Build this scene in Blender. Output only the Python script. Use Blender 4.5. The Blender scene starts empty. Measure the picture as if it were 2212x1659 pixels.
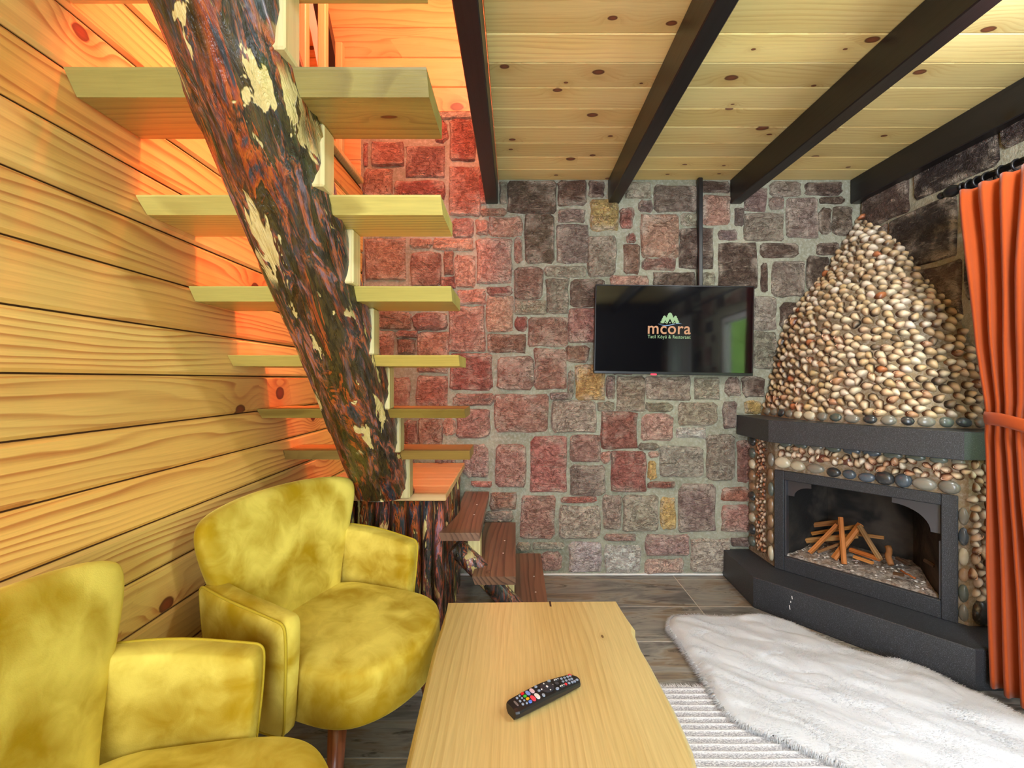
import bpy, math, random
from mathutils import Vector, Matrix, noise as mnoise

random.seed(7)
SC = bpy.context.scene
COL = SC.collection
PI = math.pi
CH = 1.14            # camera height
F = 980.0            # focal length in pixels of a 2212 px wide frame
VX, VY = 1113.0, 820.0
D = 2.647            # back wall
XL, XR = -0.886, 2.018
ZC = 2.304           # underside of ceiling boards

# ------------------------------------------------------------------ camera, light, exposure
cd = bpy.data.cameras.new('camera'); cam = bpy.data.objects.new('camera', cd); COL.objects.link(cam)
cam.location = (0, 0, CH); cam.rotation_euler = (PI/2, 0, 0)
cd.sensor_width = 36.0; cd.lens = 36.0*F/2212.0
cd.shift_x = -7.0/2212.0; cd.shift_y = -9.5/2212.0
cd.clip_start = 0.02
SC.camera = cam
SC.view_settings.view_transform = 'Standard'; SC.view_settings.look = 'None'
SC.view_settings.gamma = 1.0; SC.view_settings.use_curve_mapping = False
SC.view_settings.exposure = 0.28

world = bpy.data.worlds.new('world'); SC.world = world; world.use_nodes = True
wb = world.node_tree.nodes['Background']
wb.inputs[0].default_value = (0.80, 0.90, 1.0, 1); wb.inputs[1].default_value = 3.6

def light(name, kind, loc, energy, color, target=None, size=None, size_y=None, radius=None, spread=None):
    l = bpy.data.lights.new(name, kind); l.energy = energy; l.color = color
    o = bpy.data.objects.new(name, l); COL.objects.link(o); o.location = loc
    if kind == 'AREA':
        l.shape = 'RECTANGLE'; l.size = size; l.size_y = size_y or size
        if spread: l.spread = spread
    if radius is not None: l.shadow_soft_size = radius
    if target is not None:
        d = Vector(target)-Vector(loc); o.rotation_euler = d.to_track_quat('-Z', 'Y').to_euler()
    return o
# sun on the garden side, over the roof
sun = light('sun', 'SUN', (0, 0, 6), 12.0, (1.0, 0.96, 0.88)); sun.data.angle = 0.01
sun.rotation_euler = Vector((0.50, 0.10, -0.86)).to_track_quat('-Z', 'Y').to_euler()
# daylight falling from the sky through the window in the right wall
light('window_daylight', 'AREA', (3.4, 1.05, 2.9), 120, (0.88, 0.94, 1.0), (1.6, 1.05, 1.0), 2.0, 1.8)
# added soft fill light at the rear wall opening, behind the camera
light('rear_fill', 'AREA', (0.1, -1.80, 1.25), 70, (0.82, 0.91, 1.0), (0.1, 2.0, 1.15), 1.3, 1.9)
# lamp under the ceiling of the room, right of the frame
light('room_lamp', 'POINT', (1.42, 0.92, 2.12), 36, (0.90, 0.95, 1.0), radius=0.08)
# red-orange lamps of the loft: one over the stairs, one beyond the railing
light('loft_lamp', 'AREA', (-0.46, 1.14, 3.35), 12, (1.0, 0.16, 0.09), (-0.96, 1.24, 0.9), 0.24, 0.24, spread=math.radians(38))
light('loft_fill', 'POINT', (-0.29, 1.58, 3.32), 112, (1.0, 0.29, 0.15), radius=0.22)

# ------------------------------------------------------------------ helpers
def s2l(c):
    c = c/255.0
    return c/12.92 if c <= 0.04045 else ((c+0.055)/1.055)**2.4
def rgb(r, g, b): return (s2l(r), s2l(g), s2l(b), 1.0)
def pt(px, py, Y): return ((px-VX)/F*Y, Y, CH+(VY-py)/F*Y)           # pixel of the photo measured at depth Y
def on_floor(px, py, Z=0.0):
    Y = F*(CH-Z)/(py-VY); return ((px-VX)/F*Y, Y, Z)

def link(name, me, m=None, parent=None, loc=None, rot=None, smooth=False, kind=None, color=None):
    o = bpy.data.objects.new(name, me); COL.objects.link(o)
    if m is not None:
        if isinstance(me, bpy.types.Mesh) and len(me.materials) == 0: me.materials.append(m)
    if parent is not None: o.parent = parent
    if loc is not None: o.location = loc
    if rot is not None: o.rotation_euler = rot
    if kind: o['kind'] = kind
    if color is not None: o.color = color
    if smooth:
        me.polygons.foreach_set('use_smooth', [True]*len(me.polygons))
    return o
def mesh(verts, faces, name='m'):
    me = bpy.data.meshes.new(name); me.from_pydata([tuple(v) for v in verts], [], faces); me.update(); return me
def thing(name, label, cat, loc=(0, 0, 0), rotz=0.0, group=None):
    o = bpy.data.objects.new(name, None); COL.objects.link(o); o.location = loc; o.rotation_euler = (0, 0, rotz)
    o.empty_display_size = 0.05
    o['label'] = label; o['category'] = cat
    if group: o['group'] = group
    return o
def tag(o, label, cat, group=None):
    o['label'] = label; o['category'] = cat
    if group: o['group'] = group
    return o
class MB:                                                            # collects shapes for ONE mesh
    def __init__(s): s.v = []; s.f = []
    def add(s, vf):
        n = len(s.v); s.v += [tuple(p) for p in vf[0]]; s.f += [tuple(i+n for i in f) for f in vf[1]]; return s
    def me(s): return mesh(s.v, s.f)
def box(x0, y0, z0, x1, y1, z1, b=0.0):                              # chamfered box
    if b <= 0:
        v = [(x0,y0,z0),(x1,y0,z0),(x1,y1,z0),(x0,y1,z0),(x0,y0,z1),(x1,y0,z1),(x1,y1,z1),(x0,y1,z1)]
        return v, [(3,2,1,0),(4,5,6,7),(0,1,5,4),(1,2,6,5),(2,3,7,6),(3,0,4,7)]
    v = []; idx = {}
    lo = (x0, y0, z0); hi = (x1, y1, z1)
    for i in range(8):
        sg = ((i & 1), (i >> 1) & 1, (i >> 2) & 1)
        for ax in range(3):
            p = []
            for k in range(3):
                e = hi[k] if sg[k] else lo[k]
                if k != ax: e += -b if sg[k] else b
                p.append(e)
            idx[(sg, ax)] = len(v); v.append(tuple(p))
    f = []
    def quad(a, bb, c, d, n):
        q = [a, bb, c, d]
        va, vb, vc = Vector(v[a]), Vector(v[bb]), Vector(v[c])
        if (vb-va).cross(vc-va).dot(Vector(n)) < 0: q.reverse()
        f.append(tuple(q))
    for ax in range(3):
        o1, o2 = [k for k in range(3) if k != ax]
        for s in (0, 1):
            def key(a, c):
                sg = [0, 0, 0]; sg[ax] = s; sg[o1] = a; sg[o2] = c; return (tuple(sg), ax)
            n = [0, 0, 0]; n[ax] = 1 if s else -1
            quad(idx[key(0,0)], idx[key(1,0)], idx[key(1,1)], idx[key(0,1)], n)
    for ax in range(3):                                              # edges along ax
        o1, o2 = [k for k in range(3) if k != ax]
        for a in (0, 1):
            for c in (0, 1):
                def sgk(e):
                    sg = [0, 0, 0]; sg[ax] = e; sg[o1] = a; sg[o2] = c; return tuple(sg)
                n = [0, 0, 0]; n[o1] = 1 if a else -1; n[o2] = 1 if c else -1
                quad(idx[(sgk(0), o1)], idx[(sgk(1), o1)], idx[(sgk(1), o2)], idx[(sgk(0), o2)], n)
    for i in range(8):
        sg = ((i & 1), (i >> 1) & 1, (i >> 2) & 1)
        t = [idx[(sg, 0)], idx[(sg, 1)], idx[(sg, 2)]]
        n = Vector([1 if k else -1 for k in sg])
        if (Vector(v[t[1]])-Vector(v[t[0]])).cross(Vector(v[t[2]])-Vector(v[t[0]])).dot(n) < 0: t.reverse()
        f.append(tuple(t))
    return v, f
def prism(poly, z0, z1, inset=0.0):                                  # vertical prism over a counter-clockwise polygon
    n = len(poly); v = [(x, y, z0) for x, y in poly]+[(x, y, z1) for x, y in poly]
    f = [tuple(range(n-1, -1, -1)), tuple(range(n, 2*n))]
    f += [(i, (i+1) % n, n+(i+1) % n, n+i) for i in range(n)]
    return v, f
def tube(path, r, n=10, cap=True):                                   # r: number or list
    P = [Vector(p) for p in path]; v = []; f = []
    up = None
    for i, p in enumerate(P):
        t = (P[min(i+1, len(P)-1)]-P[max(i-1, 0)]).normalized()
        if up is None:
            a = Vector((0, 0, 1)) if abs(t.z) < 0.9 else Vector((1, 0, 0))
            up = (a-t*a.dot(t)).normalized()
        else:
            up = (up-t*up.dot(t)).normalized()
        s = t.cross(up)
        rr = r[i] if isinstance(r, (list, tuple)) else r
        for k in range(n):
            a = 2*PI*k/n; v.append(tuple(p+(s*math.cos(a)+up*math.sin(a))*rr))
    for i in range(len(P)-1):
        for k in range(n):
            a, b = i*n+k, i*n+(k+1) % n; f.append((a, a+n, b+n, b))
    if cap:
        f.append(tuple(range(n))); f.append(tuple(range((len(P)-1)*n+n-1, (len(P)-1)*n-1, -1)))
    return v, f
def chaikin(p, k=3, closed=True):
    for _ in range(k):
        q = []; n = len(p)
        for i in range(n if closed else n-1):
            a, b = p[i], p[(i+1) % n]
            q.append((a[0]*.75+b[0]*.25, a[1]*.75+b[1]*.25)); q.append((a[0]*.25+b[0]*.75, a[1]*.25+b[1]*.75))
        if not closed: q = [p[0]]+q+[p[-1]]
        p = q
    return p
def pillow(outline, fmap, T, n=4.0, rings=9, dome=0.0):
    """Closed padded body: OUTLINE in 2D, FMAP(a, b, t) puts it in 3D, half thickness T, edge roundness n."""
    m = len(outline); cx = sum(p[0] for p in outline)/m; cy = sum(p[1] for p in outline)/m
    v = []; f = []
    rh = [math.sin(PI/2*(i+1)/rings) for i in range(rings)]
    sides = []
    for sg in (1, -1):
        c = len(v); h = T*(1+dome*(sg > 0)); v.append(fmap(cx, cy, sg*h)); rows = []
        for i, r in enumerate(rh):
            if i == rings-1 and sg == -1: rows.append(sides[0][1][-1]); continue
            t = T*(1-r**n)**(1.0/n) if r < 1 else 0.0
            t *= 1+dome*(sg > 0)*(1-r*r)
            row = []
            for p in outline:
                row.append(len(v)); v.append(fmap(cx+(p[0]-cx)*r, cy+(p[1]-cy)*r, sg*t))
            rows.append(row)
        sides.append((c, rows))
        for k in range(m):
            a, b = rows[0][k], rows[0][(k+1) % m]
            f.append((c, a, b) if sg > 0 else (c, b, a))
        for i in range(rings-1):
            for k in range(m):
                a, b, cc, d = rows[i][k], rows[i][(k+1) % m], rows[i+1][(k+1) % m], rows[i+1][k]
                f.append((a, d, cc, b) if sg > 0 else (a, b, cc, d))
    return v, f
def strands(items, w):                                               # items: (base, tip) -> thin tapering blades
    v = []; f = []
    for b, t in items:
        n = len(v); a = random.uniform(0, 2*PI); dx, dy = math.cos(a)*w, math.sin(a)*w
        v += [(b[0]-dx, b[1]-dy, b[2]), (b[0]+dx, b[1]+dy, b[2]), t]; f.append((n, n+1, n+2))
    return v, f
def lathe(prof, n=16):
    v = []; f = []
    for r, z in prof:
        for k in range(n): v.append((r*math.cos(2*PI*k/n), r*math.sin(2*PI*k/n), z))
    for i in range(len(prof)-1):
        for k in range(n): f.append((i*n+k, i*n+(k+1) % n, (i+1)*n+(k+1) % n, (i+1)*n+k))
    f.append(tuple(range(n-1, -1, -1))); f.append(tuple(range((len(prof)-1)*n, len(prof)*n)))
    return v, f
def fnoise(x, y=0.0, z=0.0): return mnoise.noise(Vector((x, y, z)))

# ------------------------------------------------------------------ materials
class NT:
    def __init__(s, name):
        s.m = bpy.data.materials.new(name); s.m.use_nodes = True; s.t = s.m.node_tree
        s.b = s.t.nodes['Principled BSDF']
    def n(s, t, **kw):
        nd = s.t.nodes.new(t)
        for k, val in kw.items(): setattr(nd, k, val)
        return nd
    def put(s, sock, val):
        if isinstance(val, bpy.types.NodeSocket): s.t.links.new(val, sock)
        else: sock.default_value = val
    def math(s, op, a, b=0.0, c=0.0, clamp=False):
        nd = s.n('ShaderNodeMath', operation=op, use_clamp=clamp)
        s.put(nd.inputs[0], a); s.put(nd.inputs[1], b); s.put(nd.inputs[2], c); return nd.outputs[0]
    def vmath(s, op, a, b):
        nd = s.n('ShaderNodeVectorMath', operation=op); s.put(nd.inputs[0], a); s.put(nd.inputs[1], b); return nd.outputs[0]
    def mix(s, fac, a, b, mode='MIX'):
        nd = s.n('ShaderNodeMix', data_type='RGBA', blend_type=mode)
        s.put(nd.inputs[0], fac); s.put(nd.inputs[6], a); s.put(nd.inputs[7], b); return nd.outputs[2]
    def noise(s, vec, scale, detail=3.0, rough=0.55, dist=0.0):
        nd = s.n('ShaderNodeTexNoise'); s.put(nd.inputs['Vector'], vec)
        nd.inputs['Scale'].default_value = scale; nd.inputs['Detail'].default_value = detail
        nd.inputs['Roughness'].default_value = rough; nd.inputs['Distortion'].default_value = dist
        return nd.outputs[0]
    def ramp(s, fac, stops, interp='LINEAR'):
        nd = s.n('ShaderNodeValToRGB'); cr = nd.color_ramp; cr.interpolation = interp
        while len(cr.elements) > 1: cr.elements.remove(cr.elements[-1])
        cr.elements[0].position = stops[0][0]; cr.elements[0].color = stops[0][1]
        for p, c in stops[1:]:
            e = cr.elements.new(p); e.color = c
        s.put(nd.inputs[0], fac); return nd.outputs[0]
    def step(s, fac, a, b):
        nd = s.n('ShaderNodeMapRange', interpolation_type='SMOOTHSTEP')
        s.put(nd.inputs[0], fac); s.put(nd.inputs[1], a); s.put(nd.inputs[2], b); return nd.outputs[0]
    def obj(s): return s.n('ShaderNodeTexCoord').outputs['Object']
    def info(s): return s.n('ShaderNodeObjectInfo')
    def scale(s, vec, xyz): return s.vmath('MULTIPLY', vec, xyz)
    def bump(s, h, strength=0.3, dist=0.01):
        nd = s.n('ShaderNodeBump'); nd.inputs['Strength'].default_value = strength; nd.inputs['Distance'].default_value = dist
        s.put(nd.inputs['Height'], h); s.t.links.new(nd.outputs[0], s.b.inputs['Normal']); return nd
    def base(s, c): s.put(s.b.inputs['Base Color'], c); return s
    def rough(s, r): s.put(s.b.inputs['Roughness'], r); return s
    def tint(s, c):                                                  # multiply with the colour the object carries
        return s.mix(1.0, c, s.info().outputs['Color'], 'MULTIPLY')
W4 = (1, 1, 1, 1)
def wood(name, light_c, mid_c, dark_c, knot_c=rgb(95, 42, 22), freq=32.0, warp=2.2, axis=0, ka=2.6, kb=5.0, krad=0.13, kmin=0.45,
         rough=0.42, grain=0.75, fine=0.25, bump=0.12, cross=(1, 2), kring=2.5):
    n = NT(name); sep = n.n('ShaderNodeSeparateXYZ'); n.put(sep.inputs[0], n.obj()); info = n.info(); rnd = info.outputs['Random']
    u = n.math('ADD', sep.outputs[axis], n.math('MULTIPLY', rnd, 23.7))
    a1, a2 = [k for k in range(3) if k != axis]
    v = n.math('ADD', n.math('ADD', sep.outputs[a1], n.math('MULTIPLY', sep.outputs[a2], 0.83)), n.math('MULTIPLY', rnd, 11.3))
    w = sep.outputs[a2]
    cb = n.n('ShaderNodeCombineXYZ'); n.put(cb.inputs[0], u); n.put(cb.inputs[1], v); n.put(cb.inputs[2], w); q = cb.outputs[0]
    n1 = n.noise(n.scale(q, (0.9, 5.5, 5.5)), 1.0, 2.0, 0.5)
    n2 = n.noise(n.scale(q, (5.0, 26.0, 26.0)), 1.0, 2.0, 0.5)
    vo = n.n('ShaderNodeTexVoronoi', voronoi_dimensions='2D', feature='F1')
    n.put(vo.inputs['Vector'], n.scale(q, (ka, kb, 0))); vo.inputs['Scale'].default_value = 1.0
    d = vo.outputs['Distance']; vc = n.n('ShaderNodeSeparateColor'); n.put(vc.inputs[0], vo.outputs['Color'])
    has = n.math('GREATER_THAN', vc.outputs[0], kmin)
    kr = n.math('MULTIPLY', n.math('MULTIPLY_ADD', vc.outputs[1], 0.75, 0.25), krad)
    dd = n.math('ADD', d, n.math('MULTIPLY', n.math('SUBTRACT', n2, 0.5), 0.05))
    halo = n.math('MULTIPLY', n.math('EXPONENT', n.math('MULTIPLY', n.math('POWER', n.math('DIVIDE', d, n.math('MULTIPLY', kr, 2.6)), 2.0), -1.0)), has)
    phase = n.math('ADD', n.math('ADD', n.math('MULTIPLY', v, freq), n.math('MULTIPLY', n1, warp*3)),
                   n.math('ADD', n.math('MULTIPLY', n2, 0.35), n.math('MULTIPLY', halo, kring)))
    ring = n.math('FRACT', phase)
    lw = n.ramp(ring, [(0.0, (0, 0, 0, 1)), (0.45, (0.10,)*3+(1,)), (0.86, (0.95,)*3+(1,)), (0.93, (0.8,)*3+(1,)), (1.0, (0, 0, 0, 1))])
    dens = n.step(n.noise(n.scale(q, (1.3, 12, 12)), 1.0, 1.0), 0.35, 0.62)
    lw = n.math('MULTIPLY', lw, n.math('MULTIPLY_ADD', dens, grain*0.8, grain*0.2))
    fib = n.noise(n.scale(q, (9, 240, 240)), 1.0, 2.0, 0.6)
    patch = n.step(n.noise(n.scale(q, (0.8, 4, 4)), 1.0, 2.0), 0.3, 0.75)
    c = n.mix(patch, light_c, mid_c)
    c = n.mix(lw, c, dark_c)
    c = n.mix(n.math('MULTIPLY', halo, 0.45), c, dark_c)
    km = n.math('MULTIPLY', n.math('SUBTRACT', 1.0, n.step(n.math('DIVIDE', dd, kr), 0.75, 1.0)), has)
    rim = n.math('MULTIPLY', n.math('SUBTRACT', 1.0, n.step(n.math('DIVIDE', dd, kr), 0.2, 0.9)), has)
    kc = n.mix(rim, n.mix(0.55, knot_c, (0.01, 0.005, 0.003, 1)), knot_c)
    c = n.mix(n.math('MULTIPLY', km, 0.93), c, kc)
    vary = n.math('MULTIPLY_ADD', n.math('FRACT', n.math('MULTIPLY', rnd, 7.31)), 0.30, 0.83)
    fv = n.math('MULTIPLY', n.math('MULTIPLY_ADD', fib, fine, 1.0-fine*0.5), vary)
    cc = n.n('ShaderNodeCombineColor'); [n.put(cc.inputs[i], fv) for i in range(3)]
    c = n.mix(1.0, c, cc.outputs[0], 'MULTIPLY')
    n.base(n.tint(c)); n.rough(rough)
    n.bump(n.math('SUBTRACT', n.math('MULTIPLY', fib, 0.5), n.math('MULTIPLY', lw, 0.3)), bump, 0.004)
    return n.m
M = {}
M['pine_wall'] = wood('pine_wall', rgb(240, 202, 118), rgb(228, 172, 92), rgb(176, 98, 44), knot_c=rgb(120, 50, 28), freq=62, warp=2.4, ka=3.0, kb=4.4, krad=0.105, kmin=0.42, grain=0.8)
M['pine_ceiling'] = wood('pine_ceiling', rgb(243, 222, 154), rgb(234, 208, 134), rgb(206, 162, 92), freq=50, warp=1.8, ka=3.2, kb=5.2, krad=0.105, kmin=0.40, grain=0.5, knot_c=rgb(128, 62, 40))
M['pine_loft'] = wood('pine_loft', rgb(226, 186, 128), rgb(216, 170, 110), rgb(184, 118, 68), freq=26, warp=1.6, ka=2.6, kb=5.0, krad=0.14, kmin=0.45, grain=0.6)
M['tread_wood'] = wood('tread_wood', rgb(206, 188, 112), rgb(184, 162, 86), rgb(134, 108, 54), freq=48, warp=1.5, ka=2.2, kb=7.0, krad=0.13, kmin=0.72, grain=0.6, fine=0.35, bump=0.2)
M['pale_wood'] = wood('pale_wood', rgb(214, 200, 146), rgb(204, 184, 124), rgb(170, 142, 86), freq=45, warp=0.8, axis=2, krad=0.02, kmin=0.95, grain=0.5)
M['table_wood'] = wood('table_wood', rgb(222, 198, 138), rgb(212, 182, 116), rgb(180, 140, 80), freq=58, warp=2.2, axis=1, ka=1.4, kb=3.2, krad=0.03, kmin=0.9, grain=0.42, fine=0.4, rough=0.36, knot_c=rgb(120, 78, 38))
M['walnut'] = wood('walnut', rgb(138, 102, 78), rgb(104, 72, 54), rgb(62, 42, 32), freq=40, warp=1.6, axis=1, krad=0.05, kmin=0.85, grain=0.8, rough=0.3, fine=0.35)
M['leg_wood'] = wood('leg_wood', rgb(128, 72, 42), rgb(112, 60, 34), rgb(80, 38, 22), axis=2, freq=60, warp=0.6, krad=0.01, kmin=0.99, rough=0.3)
M['stick_wood'] = wood('stick_wood', rgb(196, 148, 90), rgb(170, 116, 64), rgb(110, 68, 36), freq=90, warp=0.8, krad=0.02, kmin=0.9, fine=0.5, rough=0.7)
M['beam'] = wood('beam', rgb(33, 31, 33), rgb(27, 25, 27), rgb(19, 17, 18), knot_c=rgb(24, 17, 15), freq=40, warp=1.0, axis=1, krad=0.10, kmin=0.6, rough=0.38, grain=0.5, bump=0.25)

def plain(name, c, rough=0.5, metal=0.0, spec=None):
    n = NT(name); n.base(n.tint(c)); n.rough(rough); n.b.inputs['Metallic'].default_value = metal
    if spec is not None: n.b.inputs['Specular IOR Level'].default_value = spec
    return n.m
M['black_plastic'] = plain('black_plastic', rgb(26, 26, 29), 0.35)
M['black_metal'] = plain('black_metal', rgb(30, 31, 36), 0.32, 0.3)
M['steel'] = plain('steel', rgb(92, 92, 98), 0.45, 0.7)
M['white_paint'] = plain('white_paint', rgb(232, 230, 226), 0.6)
M['colored_gloss'] = plain('colored_gloss', W4, 0.35)
M['screen'] = plain('screen', rgb(13, 13, 17), 0.06); M['screen'].node_tree.nodes['Principled BSDF'].inputs['IOR'].default_value = 1.6

def stone_mat():
    n = NT('stone'); co = n.obj(); inf = n.info(); r = inf.outputs['Random']
    off = n.n('ShaderNodeCombineXYZ'); [n.put(off.inputs[i], n.math('MULTIPLY', r, k)) for i, k in enumerate((31., 17., 53.))]
    q = n.vmath('ADD', co, off.outputs[0])
    big = n.noise(q, 9, 3, 0.6); med = n.noise(q, 38, 4, 0.7, 0.6); fine = n.noise(q, 170, 3, 0.7)
    strat = n.noise(n.scale(q, (12, 60, 60)), 1.0, 3, 0.6, 1.5)
    c = n.tint(W4)
    dark = n.mix(1.0, c, (0.66, 0.60, 0.60, 1), 'MULTIPLY')
    pale = n.mix(0.5, c, rgb(222, 205, 188))
    c = n.mix(n.step(med, 0.44, 0.60), dark, c)
    c = n.mix(n.math('MULTIPLY', n.step(big, 0.50, 0.70), 0.6), c, pale)
    c = n.mix(n.math('MULTIPLY', n.step(strat, 0.58, 0.72), 0.45), c, rgb(214, 196, 176))
    c = n.mix(n.math('MULTIPLY', n.step(fine, 0.60, 0.75), 0.35), c, rgb(230, 215, 200))
    ed = n.n('ShaderNodeAttribute', attribute_name='edge').outputs['Fac']
    c = n.mix(n.math('MULTIPLY', n.math('MULTIPLY', n.math('POWER', ed, 1.6), n.step(big, 0.42, 0.6)), 0.65), c, rgb(222, 208, 190))
    cr = n.math('SUBTRACT', 1.0, n.step(n.math('ABSOLUTE', n.math('SUBTRACT', n.noise(n.scale(q, (9, 15, 15)), 1.0, 4, 0.7, 0.8), 0.5)), 0.0, 0.022))
    c = n.mix(n.math('MULTIPLY', n.math('MULTIPLY', cr, n.step(big, 0.40, 0.55)), 0.35), c, rgb(58, 48, 42))
    n.base(c); n.rough(n.math('MULTIPLY_ADD', med, 0.35, 0.38))
    h = n.math('ADD', n.math('MULTIPLY', strat, 0.7), n.math('ADD', n.math('MULTIPLY', med, 1.2), n.math('SUBTRACT', n.math('MULTIPLY', fine, 0.25), n.math('MULTIPLY', cr, 0.35))))
    n.bump(h, 1.0, 0.030); return n.m
M['stone'] = stone_mat()
def mortar_mat(name, a, b, bump=0.6):
    n = NT(name); co = n.obj(); big = n.noise(co, 3.5, 4, 0.6); f = n.noise(co, 60, 5, 0.7)
    c = n.mix(n.step(big, 0.35, 0.65), a, b); c = n.mix(n.math('MULTIPLY', n.step(f, 0.4, 0.75), 0.4), c, n.mix(0.45, b, W4))
    n.base(c); n.rough(0.9); n.bump(n.math('ADD', f, n.math('MULTIPLY', n.noise(co, 20, 3), 1.2)), bump, 0.012); return n.m
M['mortar'] = mortar_mat('mortar', rgb(134, 134, 114), rgb(160, 159, 138))
M['shell_mortar'] = mortar_mat('shell_mortar', rgb(112, 95, 70), rgb(146, 126, 96), 0.4)  # brown kept dark: shade between the shells is in this colour
def granite():
    n = NT('granite'); co = n.obj(); f = n.noise(co, 420, 2, 0.7); g = n.noise(co, 7, 2)
    c = n.ramp(f, [(0.35, rgb(30, 31, 35)), (0.58, rgb(50, 52, 57)), (0.72, rgb(112, 117, 124))])
    c = n.mix(n.math('MULTIPLY', g, 0.15), c, rgb(90, 96, 102)); n.base(c); n.rough(n.math('MULTIPLY_ADD', f, 0.25, 0.34)); return n.m
M['granite'] = granite()
def tile_mat():
    n = NT('floor_tile'); co = n.obj(); r = n.info().outputs['Random']
    off = n.n('ShaderNodeCombineXYZ'); [n.put(off.inputs[i], n.math('MULTIPLY', r, k)) for i, k in enumerate((41., 19., 3.))]
    q = n.vmath('ADD', co, off.outputs[0])
    a = n.noise(n.scale(q, (2.4, 9, 1)), 1.0, 4, 0.65, 0.8); b = n.noise(n.scale(q, (3, 90, 1)), 1.0, 3, 0.65); d = n.noise(n.scale(q, (5, 24, 1)), 1.0, 4, 0.7, 1.0)
    c = n.ramp(a, [(0.28, rgb(78, 74, 72)), (0.42, rgb(124, 122, 118)), (0.52, rgb(154, 150, 140)), (0.60, rgb(138, 122, 102)), (0.74, rgb(102, 100, 98))])
    c = n.mix(n.math('MULTIPLY', n.step(d, 0.56, 0.68), 0.8), c, rgb(54, 47, 42))
    c = n.mix(n.math('MULTIPLY', n.step(b, 0.5, 0.75), 0.4), c, rgb(80, 70, 62))
    n.base(c); n.rough(n.math('MULTIPLY_ADD', a, 0.3, 0.25)); n.bump(n.math('ADD', b, d), 0.2, 0.003); return n.m
M['tile'] = tile_mat()
M['groove'] = plain('groove', rgb(96, 56, 26), 0.8)
M['grout'] = plain('grout', rgb(206, 196, 184), 0.9)
def bark_mat(name, stretch, red=0.5):
    """Varnished peeled pine bark; the long axis of the log is local Z."""
    n = NT(name); co = n.obj(); r = n.info().outputs['Random']
    off = n.n('ShaderNodeCombineXYZ'); [n.put(off.inputs[i], n.math('MULTIPLY', r, k)) for i, k in enumerate((29., 13., 47.))]
    q = n.scale(n.vmath('ADD', co, off.outputs[0]), (1, 1, stretch))
    a = n.noise(q, 15, 5, 0.68, 0.9); b = n.noise(q, 30, 5, 0.7, 1.1); e = n.noise(q, 8, 3, 0.6, 0.6); g = n.noise(q, 80, 3, 0.7)
    c = n.ramp(a, [(0.30, rgb(28, 22, 12)), (0.42, rgb(78, 62, 26)), (0.475, rgb(44, 34, 18)), (0.50, rgb(180, 86, 28)), (0.54, rgb(146, 58, 28)), (0.58, rgb(58, 62, 70)), (0.70, rgb(34, 34, 40))])  # blue-grey stops in both ramps paint the varnish sheen into the bark
    c2 = n.ramp(b, [(0.34, rgb(22, 18, 12)), (0.45, rgb(62, 50, 24)), (0.51, rgb(50, 58, 70)), (0.55, rgb(182, 92, 36)), (0.61, rgb(136, 108, 120)), (0.72, rgb(84, 92, 106))])
    c = n.mix(n.step(e, 0.42, 0.58), c, c2)
    c = n.mix(n.math('MULTIPLY', n.step(g, 0.50, 0.60), 0.7), c, rgb(20, 15, 11))
    pq = n.scale(n.vmath('ADD', co, off.outputs[0]), (1, 1, max(stretch*1.6, .3)))
    p = n.noise(pq, 16, 4, 0.62, 0.5)
    pm = n.math('MULTIPLY', n.step(p, 0.575, 0.595), n.step(n.noise(co, 4.0, 2), 0.40, 0.50))
    c = n.mix(pm, c, n.mix(n.noise(co, 50, 2), rgb(206, 178, 100), rgb(226, 206, 150)))
    n.base(n.tint(c)); n.rough(n.math('MULTIPLY_ADD', b, 0.4, 0.12)); n.b.inputs['Coat Weight'].default_value = 0.45; n.b.inputs['Coat Roughness'].default_value = 0.22
    h = n.math('ADD', n.math('ADD', a, b), n.math('MULTIPLY', n.math('SUBTRACT', 1.0, pm), 0.25)); n.bump(h, 0.7, 0.02); return n.m
M['bark'] = bark_mat('bark', 0.22)
M['bark_slat'] = bark_mat('bark_slat', 0.2)
def velvet():
    n = NT('velvet'); co = n.obj(); a = n.noise(co, 5.0, 2, 0.5, 0.5); b = n.noise(co, 16, 3, 0.6, 0.6)
    k = n.step(n.math('ADD', n.math('MULTIPLY', a, 0.75), n.math('MULTIPLY', b, 0.25)), 0.34, 0.66)
    c = n.mix(k, rgb(168, 134, 12), rgb(236, 214, 102)); n.base(c); n.rough(0.75)  # pale patches are highlights of the nap put into the colour
    n.b.inputs['Sheen Weight'].default_value = 0.55; n.b.inputs['Sheen Roughness'].default_value = 0.35
    n.b.inputs['Sheen Tint'].default_value = rgb(240, 225, 120); n.b.inputs['Specular IOR Level'].default_value = 0.15
    n.bump(n.math('ADD', n.noise(co, 400, 2), n.math('MULTIPLY', b, 2)), 0.12, 0.004); return n.m
M['velvet'] = velvet()
M['piping'] = plain('piping', rgb(184, 156, 30), 0.8)
def cloth(name, c1, c2, sc=500, bump=0.15, sheen=0.2):
    n = NT(name); co = n.obj(); f = n.noise(co, sc, 2); g = n.noise(co, 6, 3)
    n.base(n.tint(n.mix(n.math('ADD', n.math('MULTIPLY', f, 0.5), n.math('MULTIPLY', g, 0.5)), c1, c2))); n.rough(0.9)
    n.b.inputs['Sheen Weight'].default_value = sheen; n.b.inputs['Specular IOR Level'].default_value = 0.1; n.bump(f, bump, 0.002); return n.m
M['curtain'] = cloth('curtain_cloth', rgb(168, 70, 28), rgb(186, 85, 36))
M['fur'] = cloth('fur', rgb(204, 206, 210), rgb(222, 224, 228), 180, 0.5, 0.25)
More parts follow.
